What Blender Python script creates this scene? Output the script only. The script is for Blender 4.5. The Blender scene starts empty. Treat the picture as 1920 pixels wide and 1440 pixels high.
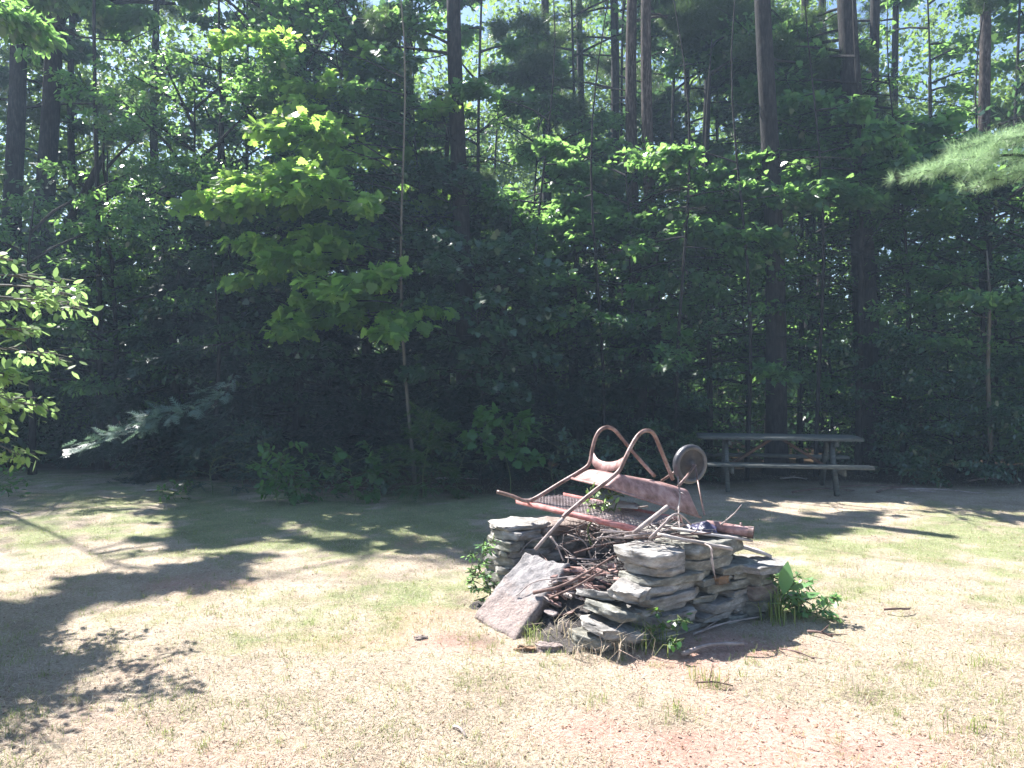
import bpy, math, random
import numpy as np
from mathutils import Vector, Matrix, noise as mnoise

random.seed(11)
RNG = np.random.default_rng(7)
PI = math.pi

# ------------------------------------------------------------------ camera, light, exposure
SC = bpy.context.scene
COL = SC.collection
CAM_H = 1.55
F_PX, CX, HY = 1387.0, 960.0, 715.0          # focal length, centre column and horizon row at 1920 px wide
cam_d = bpy.data.cameras.new('camera')
cam_d.lens = 26.0
cam_d.sensor_width = 36.0
cam_d.clip_end = 2000
cam = bpy.data.objects.new('camera', cam_d)
COL.objects.link(cam)
cam.location = (0, 0, CAM_H)
cam.rotation_euler = (math.radians(90 - 0.2), 0, 0)
SC.camera = cam

SUN_EL = math.radians(49)
SUN_H = np.array([-0.72, 0.69]); SUN_H /= np.linalg.norm(SUN_H)      # horizontal direction towards the sun
COT = 1 / math.tan(SUN_EL)
world = bpy.data.worlds.new('World'); SC.world = world
world.use_nodes = True
wn = world.node_tree
wn.nodes.clear()
sky = wn.nodes.new('ShaderNodeTexSky'); sky.sky_type = 'NISHITA'; sky.sun_disc = False
sky.sun_elevation = SUN_EL
sky.sun_rotation = math.atan2(SUN_H[0], SUN_H[1])
sky.air_density = 1.0; sky.dust_density = 0.6; sky.ozone_density = 2.5
bg = wn.nodes.new('ShaderNodeBackground'); bg.inputs[1].default_value = 0.063
wo = wn.nodes.new('ShaderNodeOutputWorld')
wn.links.new(sky.outputs[0], bg.inputs[0]); wn.links.new(bg.outputs[0], wo.inputs[0])

sun_d = bpy.data.lights.new('sun', 'SUN'); sun_d.energy = 5.0; sun_d.angle = math.radians(0.5)
sun_d.color = (1.0, 0.965, 0.92)
sun = bpy.data.objects.new('sun', sun_d); COL.objects.link(sun)
sv = Vector((SUN_H[0] * math.cos(SUN_EL), SUN_H[1] * math.cos(SUN_EL), math.sin(SUN_EL)))
sun.rotation_euler = sv.to_track_quat('Z', 'Y').to_euler()
sun.location = (-8, 8, 12)

SC.view_settings.view_transform = 'Standard'
SC.view_settings.look = 'None'
SC.view_settings.exposure = 2.0
SC.view_settings.gamma = 1.0
SC.render.engine = 'CYCLES'
SC.cycles.max_bounces = 6
SC.cycles.diffuse_bounces = 4
SC.cycles.glossy_bounces = 2
SC.cycles.transmission_bounces = 4
SC.cycles.caustics_reflective = False
SC.cycles.caustics_refractive = False
SC.cycles.use_denoising = True
SC.cycles.denoiser = 'OPENIMAGEDENOISE'
SC.cycles.adaptive_threshold = 0.02


def G(px, py):                               # pixel -> point on the ground
    Y = F_PX * CAM_H / (py - HY)
    return Vector(((px - CX) / F_PX * Y, Y, 0))


def W(px, py, Y):                            # pixel + distance -> point
    return Vector(((px - CX) / F_PX * Y, Y, CAM_H - (py - HY) / F_PX * Y))


# ------------------------------------------------------------------ materials
def newmat(name):
    m = bpy.data.materials.new(name); m.use_nodes = True
    nt = m.node_tree; nt.nodes.clear()
    out = nt.nodes.new('ShaderNodeOutputMaterial')
    return m, nt, out


def nd(nt, t, **kw):
    n = nt.nodes.new(t)
    for k, v in kw.items():
        setattr(n, k, v)
    return n


def ramp(nt, fac, stops):
    r = nt.nodes.new('ShaderNodeValToRGB')
    el = r.color_ramp.elements
    while len(el) < len(stops):
        el.new(0.5)
    for e, (p, c) in zip(el, stops):
        e.position = p; e.color = (*c, 1)
    nt.links.new(fac, r.inputs[0])
    return r.outputs[0]


def noise(nt, scale, detail=4, rough=0.6, vec=None, dist=0.0):
    n = nt.nodes.new('ShaderNodeTexNoise')
    n.inputs['Scale'].default_value = scale
    n.inputs['Detail'].default_value = detail
    n.inputs['Roughness'].default_value = rough
    n.inputs['Distortion'].default_value = dist
    if vec is not None:
        nt.links.new(vec, n.inputs['Vector'])
    return n.outputs['Fac']


def mixc(nt, fac, a, b, mode='MIX'):
    m = nt.nodes.new('ShaderNodeMix'); m.data_type = 'RGBA'; m.blend_type = mode
    for sock, v in ((m.inputs[0], fac), (m.inputs[6], a), (m.inputs[7], b)):
        if isinstance(v, (int, float)):
            sock.default_value = v
        elif isinstance(v, tuple):
            sock.default_value = (*v, 1)
        else:
            nt.links.new(v, sock)
    return m.outputs[2]


def leaf_mat(name, cols, trans, tfac=0.45, rough=0.38, spec=0.5):
    """cols: stops of the leaf colour over a random value per leaf; trans: colour of light through the leaf"""
    m, nt, out = newmat(name)
    g = nt.nodes.new('ShaderNodeNewGeometry')
    n = len(cols)
    c = ramp(nt, g.outputs['Random Per Island'], [(i / max(1, n - 1), cols[i]) for i in range(n)])
    pb = nt.nodes.new('ShaderNodeBsdfPrincipled')
    nt.links.new(c, pb.inputs['Base Color'])
    pb.inputs['Roughness'].default_value = rough
    pb.inputs['Specular IOR Level'].default_value = spec
    tr = nt.nodes.new('ShaderNodeBsdfTranslucent')
    tc = mixc(nt, 0.75, c, trans)
    nt.links.new(tc, tr.inputs[0])
    mx = nt.nodes.new('ShaderNodeMixShader'); mx.inputs[0].default_value = tfac
    nt.links.new(pb.outputs[0], mx.inputs[1]); nt.links.new(tr.outputs[0], mx.inputs[2])
    nt.links.new(mx.outputs[0], out.inputs[0])
    return m


def solid_mat(name, stops, scale=6, detail=6, rough=0.8, bump=0.4, stretch=None, spec=0.3, metallic=0.0, bscale=None, island=0.0):
    m, nt, out = newmat(name)
    tc = nt.nodes.new('ShaderNodeTexCoord')
    vec = tc.outputs['Object']
    if stretch:
        mp = nt.nodes.new('ShaderNodeMapping'); mp.inputs['Scale'].default_value = stretch
        nt.links.new(vec, mp.inputs[0]); vec = mp.outputs[0]
    f = noise(nt, scale, detail, 0.65, vec)
    c = ramp(nt, f, stops)
    if island:
        g = nt.nodes.new('ShaderNodeNewGeometry')
        v = ramp(nt, g.outputs['Random Per Island'], [(0, (1 - island,) * 3), (1, (1 + island * 0.6,) * 3)])
        c = mixc(nt, 1.0, c, v, 'MULTIPLY')
    pb = nt.nodes.new('ShaderNodeBsdfPrincipled')
    nt.links.new(c, pb.inputs['Base Color'])
    pb.inputs['Roughness'].default_value = rough
    pb.inputs['Specular IOR Level'].default_value = spec
    pb.inputs['Metallic'].default_value = metallic
    if bump:
        b = nt.nodes.new('ShaderNodeBump'); b.inputs['Strength'].default_value = bump
        b.inputs['Distance'].default_value = 0.02
        nt.links.new(noise(nt, bscale or scale * 3, 5, 0.7, vec), b.inputs['Height'])
        nt.links.new(b.outputs[0], pb.inputs['Normal'])
    nt.links.new(pb.outputs[0], out.inputs[0])
    return m


M = {}
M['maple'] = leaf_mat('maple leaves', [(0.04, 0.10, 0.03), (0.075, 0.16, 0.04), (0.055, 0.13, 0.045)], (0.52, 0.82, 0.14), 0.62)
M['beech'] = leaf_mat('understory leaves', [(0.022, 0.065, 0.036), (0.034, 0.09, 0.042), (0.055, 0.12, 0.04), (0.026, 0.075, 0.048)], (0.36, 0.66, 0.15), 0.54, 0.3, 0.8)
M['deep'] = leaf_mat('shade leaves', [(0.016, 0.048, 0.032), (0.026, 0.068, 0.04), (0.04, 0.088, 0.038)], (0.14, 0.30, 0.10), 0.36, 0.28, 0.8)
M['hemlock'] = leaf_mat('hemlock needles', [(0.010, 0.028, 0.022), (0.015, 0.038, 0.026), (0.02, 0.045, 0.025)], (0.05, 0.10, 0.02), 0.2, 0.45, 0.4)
M['fir'] = leaf_mat('fir needles', [(0.02, 0.05, 0.04), (0.03, 0.065, 0.05)], (0.10, 0.2, 0.08), 0.25, 0.4, 0.5)
M['sunlitfir'] = leaf_mat('fir needles coloured as sunlit', [(0.10, 0.17, 0.15), (0.16, 0.23, 0.21)], (0.25, 0.4, 0.22), 0.3, 0.35, 0.6)  # bough needles lightened, sunlit glints put into the colour
M['greenfir'] = leaf_mat('green fir needles', [(0.025, 0.07, 0.02), (0.045, 0.09, 0.02)], (0.12, 0.25, 0.04), 0.3, 0.45, 0.4)
M['pine'] = leaf_mat('pine needles', [(0.03, 0.06, 0.025), (0.045, 0.085, 0.03)], (0.16, 0.28, 0.06), 0.35, 0.4, 0.4)
M['whitepine'] = leaf_mat('soft pine needles', [(0.12, 0.21, 0.11), (0.18, 0.28, 0.15)], (0.42, 0.6, 0.3), 0.45, 0.4, 0.4)
M['shrub'] = leaf_mat('shrub leaves', [(0.08, 0.17, 0.03), (0.12, 0.22, 0.035), (0.1, 0.2, 0.03)], (0.44, 0.66, 0.24), 0.45, 0.3, 0.7)
M['seedling'] = leaf_mat('seedling leaves', [(0.03, 0.10, 0.03), (0.05, 0.13, 0.03)], (0.2, 0.42, 0.05), 0.35, 0.4, 0.5)
M['weed'] = leaf_mat('weed leaves', [(0.09, 0.22, 0.09), (0.14, 0.28, 0.10)], (0.4, 0.65, 0.2), 0.4, 0.4, 0.5)
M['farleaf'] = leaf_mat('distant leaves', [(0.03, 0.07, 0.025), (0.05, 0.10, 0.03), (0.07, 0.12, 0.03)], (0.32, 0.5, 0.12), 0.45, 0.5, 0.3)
M['grass'] = leaf_mat('green grass', [(0.12, 0.18, 0.05), (0.22, 0.26, 0.09), (0.32, 0.34, 0.15)], (0.36, 0.44, 0.12), 0.35, 0.6, 0.2)
M['straw'] = leaf_mat('dry grass', [(0.30, 0.25, 0.18), (0.46, 0.40, 0.30), (0.42, 0.31, 0.26), (0.58, 0.53, 0.43)], (0.5, 0.44, 0.3), 0.25, 0.7, 0.2)
M['litter'] = leaf_mat('fallen leaf litter', [(0.16, 0.09, 0.05), (0.30, 0.20, 0.13), (0.42, 0.33, 0.27), (0.09, 0.055, 0.035)], (0.3, 0.18, 0.08), 0.15, 0.7, 0.2)
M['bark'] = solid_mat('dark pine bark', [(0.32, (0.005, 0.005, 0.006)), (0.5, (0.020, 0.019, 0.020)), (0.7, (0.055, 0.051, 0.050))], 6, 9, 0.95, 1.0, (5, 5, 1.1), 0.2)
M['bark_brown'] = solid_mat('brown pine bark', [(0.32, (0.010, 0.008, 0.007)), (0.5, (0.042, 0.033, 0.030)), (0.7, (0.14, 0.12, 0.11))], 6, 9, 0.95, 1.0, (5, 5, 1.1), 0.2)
M['bark_pale'] = solid_mat('smooth pale bark', [(0.3, (0.07, 0.066, 0.055)), (0.7, (0.16, 0.15, 0.125))], 4, 6, 0.8, 0.3, (3, 3, 0.8), 0.2)
M['twig'] = solid_mat('grey dead twigs', [(0.3, (0.20, 0.16, 0.15)), (0.7, (0.42, 0.36, 0.34))], 12, 5, 0.85, 0.5, (1, 1, 1), 0.2)
M['twig_dark'] = solid_mat('brown dead twigs', [(0.3, (0.08, 0.05, 0.045)), (0.7, (0.22, 0.15, 0.13))], 12, 5, 0.85, 0.5, (1, 1, 1), 0.2)

M['stem'] = solid_mat('green stems', [(0.3, (0.06, 0.09, 0.03)), (0.7, (0.14, 0.17, 0.07))], 9, 4, 0.7, 0.2)


# ------------------------------------------------------------------ object helpers
def tag(o, label=None, cat=None, group=None, kind=None):
    if label: o['label'] = label
    if cat: o['category'] = cat
    if group: o['group'] = group
    if kind: o['kind'] = kind
    return o


def empty(name, loc=(0, 0, 0), label=None, cat=None, group=None):
    o = bpy.data.objects.new(name, None); COL.objects.link(o)
    o.location = loc; o.empty_display_size = 0.1
    return tag(o, label, cat, group)


class MB:
    """collects quads and triangles as numpy arrays and links them as ONE mesh object"""
    def __init__(s):
        s.v = []; s.f = []; s.n = 0

    def add(s, V, F):
        V = np.asarray(V, float).reshape(-1, 3)
        s.v.append(V)
        s.f.append(np.asarray(F, int) + s.n)
        s.n += len(V)

    def tube(s, pts, rad, sides=6, cap=True):
        P = np.array([tuple(p) for p in pts], float)
        n = len(P)
        R = np.full(n, rad, float) if np.isscalar(rad) else np.asarray(rad, float)
        T = np.gradient(P, axis=0)
        T /= np.linalg.norm(T, axis=1)[:, None] + 1e-9
        mean = T.mean(0)
        ref = np.array([0, 0, 1.0]) if abs(mean[2]) < 0.75 * np.linalg.norm(mean) + 1e-6 else np.array([1.0, 0.2, 0])
        A = np.zeros_like(P); prev = ref
        for i in range(n):
            a = np.cross(T[i], prev) if i == 0 else prev - T[i] * np.dot(prev, T[i])
            l = np.linalg.norm(a)
            if l < 1e-6:
                a = np.cross(T[i], [0.3, 1, 0.1]); l = np.linalg.norm(a)
            a /= l; A[i] = a; prev = a
        B = np.cross(T, A)
        th = np.arange(sides) / sides * 2 * PI
        V = P[:, None] + R[:, None, None] * (np.cos(th)[None, :, None] * A[:, None] + np.sin(th)[None, :, None] * B[:, None])
        V = V.reshape(-1, 3)
        i = np.arange(n - 1)[:, None] * sides; j = np.arange(sides)[None]; k = (j + 1) % sides
        F = np.stack([i + j, i + k, i + sides + k, i + sides + j], -1).reshape(-1, 4)
        if cap and sides >= 4:
            V = np.vstack([V, P[0], P[-1]])
            c0, c1 = len(V) - 2, len(V) - 1
            jj = np.arange(sides); kk = (jj + 1) % sides
            s.add(V, F)
            off = s.n - len(V)
            s.f.append(np.stack([np.full(sides, c0), kk, jj], -1) + off)
            s.f.append(np.stack([np.full(sides, c1), jj + (n - 1) * sides, kk + (n - 1) * sides], -1) + off)
        else:
            s.add(V, F)

    def box(s, c, size, R=None):
        h = np.array(size) / 2
        V = np.array([[x, y, z] for x in (-1, 1) for y in (-1, 1) for z in (-1, 1)], float) * h
        if R is not None:
            V = V @ np.array(R).T
        F = [[0, 1, 3, 2], [4, 6, 7, 5], [0, 4, 5, 1], [2, 3, 7, 6], [0, 2, 6, 4], [1, 5, 7, 3]]
        s.add(V + np.array(c), F)

    def leaves(s, tmpl, P, D, N, S):
        """tmpl (verts, faces); P positions, D directions, N normals, S sizes"""
        tv, tf = tmpl
        if len(P) == 0:
            return
        D = D / (np.linalg.norm(D, axis=1)[:, None] + 1e-9)
        Yv = np.cross(N, D); Yv /= np.linalg.norm(Yv, axis=1)[:, None] + 1e-9
        Z = np.cross(D, Yv)
        V = (tv[None, :, 0, None] * D[:, None] + tv[None, :, 1, None] * Yv[:, None] + tv[None, :, 2, None] * Z[:, None])
        V = P[:, None] + V * np.asarray(S).reshape(-1, 1, 1)
        k = len(tv)
        F = tf[None] + (np.arange(len(P)) * k)[:, None, None]
        s.add(V.reshape(-1, 3), F.reshape(-1, tf.shape[1]))

    def build(s, name, mat, parent=None, smooth=False):
        me = bpy.data.meshes.new(name)
        V = np.vstack(s.v) if s.v else np.zeros((0, 3))
        if parent is not None:
            V = V - np.array(parent_world(parent))
        me.vertices.add(len(V)); me.vertices.foreach_set('co', V.astype(np.float32).ravel())
        tot = np.concatenate([np.full(len(f), f.shape[1]) for f in s.f]) if s.f else np.zeros(0, int)
        loops = np.concatenate([f.ravel() for f in s.f]) if s.f else np.zeros(0, int)
        me.loops.add(len(loops)); me.loops.foreach_set('vertex_index', loops.astype(np.int32))
        st = np.concatenate([[0], np.cumsum(tot)[:-1]]) if len(tot) else np.zeros(0, int)
        me.polygons.add(len(tot))
        me.polygons.foreach_set('loop_start', st.astype(np.int32))
        me.polygons.foreach_set('loop_total', tot.astype(np.int32))
        if smooth:
            me.polygons.foreach_set('use_smooth', np.ones(len(tot), bool))
        me.update(calc_edges=True)
        me.materials.append(mat if not isinstance(mat, str) else M[mat])
        o = bpy.data.objects.new(name, me); COL.objects.link(o)
        if parent is not None:
            o.parent = parent
        return o


def parent_world(p):
    v = Vector((0, 0, 0))
    while p is not None:
        v += p.location; p = p.parent
    return v


# leaf shapes -----------------------------------------------------------------
def poly(pts, curl=0.0):
    v = np.array([[x, y, -curl * (abs(y) ** 1.2) - curl * 0.6 * x * x] for x, y in pts], float)
    return v, np.arange(len(v))[None]


_h = [(0, 0), (.16, .10), (.02, .34), (.20, .30), (.22, .50), (.40, .36), (.52, .46), (.58, .24), (.76, .26), (1.0, 0)]
MAPLE = poly(_h + [(x, -y) for x, y in _h[-2:0:-1]], 0.25)
_o = [(0, 0), (.22, .20), (.55, .25), (.85, .12), (1, 0)]
OVAL = poly(_o + [(x, -y) for x, y in _o[-2:0:-1]], 0.3)
DIAM = poly([(0, 0), (.45, .3), (1, 0), (.45, -.3)], 0.3)
BLADE = (np.array([[0, -.03, 0], [0, .03, 0], [.55, .022, .05], [.55, -.022, .05], [1, .002, -.08], [1, -.002, -.08]]), np.array([[0, 1, 2, 3], [3, 2, 4, 5]]))
CHIP = poly([(0, 0), (.3, .35), (.8, .3), (1, -.05), (.5, -.38)], 0.2)


def strip_template(dirs, w):
    V = []; F = []
    for p0, d, L in dirs:
        p0 = np.array(p0, float); d = np.array(d, float); d /= np.linalg.norm(d)
        side = np.cross(d, [0, 0, 1.0])
        if np.linalg.norm(side) < .1: side = np.array([0, 1.0, 0])
        side /= np.linalg.norm(side)
        a = len(V)
        V += [p0 - side * w, p0 + side * w, p0 + d * L + side * w * .3, p0 + d * L - side * w * .3]
        F.append([a, a + 1, a + 2, a + 3])
    return np.array(V), np.array(F)


_d = [((0, 0, 0), (1, 0, 0), 1.0)]
for t in (.08, .27, .46, .65, .82):
    L = .42 * (1 - t * .55)
    _d += [((t, 0, 0), (.75, 1, 0), L), ((t, 0, 0), (.75, -1, 0), L)]
SPRAY = strip_template(_d, .045)
_t = []
for k in range(13):
    a = k / 13 * 2 * PI * 2.4; e = .25 + .75 * (k / 13)
    _t.append(((0, 0, 0), (e, math.cos(a) * (1.1 - e * .6), math.sin(a) * (1.1 - e * .6)), 1.0 - .15 * (k % 3)))
TUFT = strip_template(_t, .022)
TUFTX = strip_template(_t, .013)


# ------------------------------------------------------------------ sun pattern on the ground that the crowns are cut to
def vnoise(x, y, seed=0):
    xi = np.floor(x).astype(int); yi = np.floor(y).astype(int)
    fx = x - xi; fy = y - yi
    fx = fx * fx * (3 - 2 * fx); fy = fy * fy * (3 - 2 * fy)

    def h(a, b):
        n = (a * 374761393 + b * 668265263 + seed * 1442695041) & 0x7fffffff
        n = ((n ^ (n >> 13)) * 1274126177) & 0x7fffffff
        return (n ^ (n >> 16)) % 10007 / 10007.0
    return (h(xi, yi) * (1 - fx) + h(xi + 1, yi) * fx) * (1 - fy) + (h(xi, yi + 1) * (1 - fx) + h(xi + 1, yi + 1) * fx) * fy


EDGE = np.array([(-900, 1600), (-200, 1400), (0, 1345), (100, 1290), (180, 1255), (225, 1200), (205, 1150), (300, 1110), (400, 1115), (500, 1088), (620, 1082),
                 (700, 1112), (790, 1130), (840, 1095), (920, 1070), (1000, 1040), (1150, 1015), (1280, 1005), (1420, 1012),
                 (1560, 1008), (1640, 975), (1700, 960), (1900, 966), (2500, 975)], float)
SPOTS = [(60, 985, 110, 22), (330, 1046, 72, 17), (235, 1133, 70, 12), (300, 1000, 50, 10), (420, 1030, 60, 8), (160, 955, 60, 10),
         (290, 922, 45, 8), (120, 852, 130, 7), (330, 930, 40, 9), (1530, 948, 90, 12), (1450, 958, 50, 8), (1420, 975, 40, 6), (100, 1070, 50, 10),
         (60, 1330, 60, 16), (40, 1180, 30, 8), (560, 1040, 50, 6), (1500, 968, 60, 6), (1650, 950, 90, 10), (700, 1040, 60, 5)]


def lit_mask(gx, gy):
    gy_ = np.maximum(gy, 0.6)
    py = HY + F_PX * CAM_H / gy_
    px = CX + gx / gy_ * F_PX
    wob = (vnoise(gx * 3.1, gy * 3.1, 3) - .5) * 34 + (vnoise(gx * 8, gy * 8, 4) - .5) * 16
    lit = (py + wob) > np.interp(px, EDGE[:, 0], EDGE[:, 1])
    for a, b, ra, rb in SPOTS:
        lit |= (((px + wob * .5 - a) / ra) ** 2 + ((py + wob * .2 - b) / rb) ** 2) < 1
    # dapples near the left edge
    dap = (px < 330) & (py > 930) & (py < 1420) & (vnoise(gx * 2.6, gy * 2.6, 9) * .6 + vnoise(gx * 6, gy * 6, 5) * .4 > .46)
    lit |= dap
    dark = (px < 330) & (px > -300) & (py > 1180) & (vnoise(gx * 2.2, gy * 2.2, 21) * .6 + vnoise(gx * 5, gy * 5, 22) * .4 > .74 + np.maximum(0, px) * .0006)
    return lit & ~dark


def keep(P, high=6.6):
    """leaves that would shade the sunlit ground, or the sunlit maple, are cut away: a canopy gap shaped for the light"""
    gx = P[:, 0] - SUN_H[0] * COT * P[:, 2]
    gy = P[:, 1] - SUN_H[1] * COT * P[:, 2]
    k = ~(lit_mask(gx, gy) & (P[:, 2] > 1.3))
    # holes cut to light the maple crown and the leaves at the left edge
    hi = P[:, 2] > high
    mp = (gx > -2.6) & (gx < 2.3) & (gy > 4.5) & (gy < 8.6) & hi
    k &= ~(mp & (vnoise(gx * 2, gy * 2, 14) > .22))
    # holes cut in the high canopy to let sun onto the understory
    sh = (P[:, 2] > 5.3) & ((gy > 9.0) | ((gx > .8) & (gy > 7.2))) & (vnoise(gx * .9 + 3, gy * .9, 88) * .6 + vnoise(gx * 2.3, gy * 2.3, 89) * .4 > .545)
    k &= ~sh
    k &= ~((P[:, 2] > max(high, 7.4)) & (gx > -2.2) & (gx < 3.4) & (gy > 6) & (gy < 9.4) & (vnoise(gx * 1.6, gy * 1.6, 15) > .42))
    return k


def clear_height(x, y, lx, H, zmin):
    """height up to which a trunk can rise without throwing its shadow on the sunlit lawn"""
    z = zmin
    while z < H:
        gx = np.array([x + lx * z - SUN_H[0] * COT * z]); gy = np.array([y - SUN_H[1] * COT * z])
        if lit_mask(gx, gy)[0] or lit_mask(gx + .15, gy)[0]:
            break
        z += .2
    return max(z, zmin)


def unit(a):
    return a / (np.linalg.norm(a, axis=-1, keepdims=True) + 1e-9)


# ------------------------------------------------------------------ trees
def trunk_path(base, H, lean=(0, 0), wig=0.1, n=10):
    ph = random.random() * 6
    out = []
    for i in range(n + 1):
        t = i / n
        out.append((base[0] + lean[0] * t * H + wig * math.sin(ph + t * 5) * t, base[1] + lean[1] * t * H + wig * math.cos(ph * 1.7 + t * 4) * t, base[2] - .05 + t * H))
    return np.array(out)


def at_h(path, z):
    zz = path[:, 2]
    return np.array([np.interp(z, zz, path[:, 0]), np.interp(z, zz, path[:, 1]), z])


def branch_pts(p0, az, L, rise, droop, n=6, wig=.04):
    t = np.linspace(0, 1, n)
    d = np.array([math.cos(az), math.sin(az)])
    s = np.array([-d[1], d[0]])
    w = np.cumsum(RNG.normal(0, wig, n)) * L * .5; w[0] = 0
    P = np.zeros((n, 3))
    P[:, 0] = p0[0] + d[0] * L * t + s[0] * w
    P[:, 1] = p0[1] + d[1] * L * t + s[1] * w
    P[:, 2] = p0[2] + L * (rise * t - droop * t * t)
    return P


def twigs_on(P, L, k, spread, tmin=.25, lenf=.42):
    """k side twigs on branch polyline P; returns starts, ends"""
    t = tmin + (1 - tmin) * RNG.random(k) ** .8
    n = len(P)
    x = t * (n - 1); i = np.minimum(x.astype(int), n - 2); f = (x - i)[:, None]
    a = P[i] * (1 - f) + P[i + 1] * f
    d = unit(P[i + 1] - P[i])
    side = unit(np.cross(d, [0, 0, 1.0])) * np.where(RNG.random(k) < .5, 1, -1)[:, None]
    ang = spread * (0.5 + .8 * RNG.random(k))[:, None]
    dirs = unit(d * np.cos(ang) + side * np.sin(ang) + RNG.normal(0, .12, (k, 3)))
    ln = L * lenf * (1.15 - t * .75) * (.6 + .6 * RNG.random(k))
    return a, a + dirs * ln[:, None]


def spread_leaves(A, B, n, jit, flat=.5, outer=.7):
    ln = np.linalg.norm(B - A, axis=1) + .02
    idx = RNG.choice(len(A), n, p=ln / ln.sum())
    t = RNG.random(n) ** outer
    P = A[idx] + (B - A)[idx] * t[:, None]
    J = RNG.normal(0, jit, (n, 3)); J[:, 2] *= flat
    d = unit((B - A)[idx])
    return P + J, d


def crown_tree(name, base, H, r, z0, R, nbr, nleaf, size, mat, tmpl, label, group=None, lean=(0, 0), rise=(.15, .8), droop=.25,
               bark='bark', kind='broad', cat='tree', twigs=True, twigk=7, zpow=1.0, bias=None, prof=None, tilt=.4, jit=None, high=6.6,
               trunkbend=.1, side_only=None, cull=True, brmat=None, wig=.04, top_cull=None, bprob=.6):
    if cull and H > 5 and high < 20:
        H = clear_height(base[0], base[1], lean[0], H, max(z0 + 1.2, 4))
    root = empty(name, (base[0], base[1], 0), label, cat, group)
    path = trunk_path((base[0], base[1], 0), H, lean, trunkbend)
    tr = MB(); rad = r * (1 - .8 * np.linspace(0, 1, len(path)) ** 1.1); rad[0] *= 1.25
    tr.tube(path, rad, 12 if r > .08 else 7)
    wood = MB()
    A = []; B = []
    for i in range(nbr):
        f = ((i + random.random()) / nbr) ** zpow
        z = z0 + (H - z0) * .97 * f
        az = i * 2.399 + random.uniform(-.5, .5)
        if bias is not None and random.random() < bprob * (1 if f < .45 else .3):
            az = bias + random.uniform(-1.1, 1.1)
        pf = prof(f) if prof else math.sin(PI * min(1, .18 + .82 * (1 - f))) ** .6 if f > .2 else .75 + f
        L = R * pf * random.uniform(.6, 1.15)
        rs = rise[0] + (rise[1] - rise[0]) * f
        P = branch_pts(at_h(path, z), az, L, rs + random.uniform(-.1, .1), droop, 6, wig)
        if (cull or top_cull) and P[1:, 2].max() > 4 and (~keep(P[1:], 99)).mean() > .2: continue
        br = min(r * .5, .012 + .014 * L)
        wood.tube(P, np.linspace(br, .003, len(P)), 5 if r > .05 else 4, cap=False)
        a, b = twigs_on(P, L, twigk, .9)
        A.append(a); B.append(b)
        A.append(P[len(P) // 2:-1]); B.append(P[len(P) // 2 + 1:])
    if not A: A = [path[-3:-1]]; B = [path[-2:]]
    A = np.vstack(A); B = np.vstack(B)
    if twigs:
        for a, b in zip(A, B):
            m = (a + b) / 2 + RNG.normal(0, .02, 3)
            wood.tube([a, m, b], [.006, .004, .002], 3, cap=False)
    P, d = spread_leaves(A, B, nleaf, (jit if jit is not None else size * .7), .6)
    if kind == 'broad':
        n = unit(np.array([0, 0, 1.0]) + RNG.normal(0, tilt, P.shape))
        d = unit(d + RNG.normal(0, .7, P.shape)); d[:, 2] -= .25
    elif kind == 'flat':
        n = unit(np.array([0, 0, 1.0]) + RNG.normal(0, tilt, P.shape))
        d = unit(d + RNG.normal(0, .45, P.shape)); d[:, 2] -= .18
    else:
        n = unit(RNG.normal(0, 1, P.shape)); d = unit(d + RNG.normal(0, .5, P.shape)); d[:, 2] += .15
    if top_cull:
        k = keep(P, 99) | (P[:, 2] < top_cull); P, d, n = P[k], d[k], n[k]
    if cull == 'half':
        k = keep(P, high) | (RNG.random(len(P)) < .4); P, d, n = P[k], d[k], n[k]
    elif cull:
        k = keep(P, high); P, d, n = P[k], d[k], n[k]
    cr = MB(); cr.leaves(tmpl, P, d, n, size * RNG.uniform(.65, 1.2, len(P)))
    tr.build('trunk', bark, root, True)
    wood.build('branches', brmat or bark, root)
    cr.build('crown', mat, root)
    return root


def cone(f): return max(.06, 1 - f) ** .75
def column(f): return .75 + .25 * math.sin(PI * f)


def hemlock(px, Y, H, R, n, label, z0=.4, mat='hemlock', size=.17, group=None, r=.12, **kw):
    base = ((px - CX) / F_PX * Y, Y)
    return crown_tree('hemlock_tree', base, H, r, z0, R, int(H * 9), n, size, mat, SPRAY, label, group, rise=(-.05, .15), droop=.25,
                      kind='flat', prof=cone, twigk=9, twigs=False, tilt=.3, jit=size * .35, **kw)


def broad(px, Y, H, R, n, label, z0=1.0, mat='beech', size=.10, group=None, tmpl=OVAL, r=.05, name='understory_tree', bark='bark', **kw):
    base = ((px - CX) / F_PX * Y, Y)
    return crown_tree(name, base, H, r, z0, R, kw.pop('nbr', int(14 + H * 4)), n, size, mat, tmpl, label, group, bark=bark, **kw)


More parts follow.
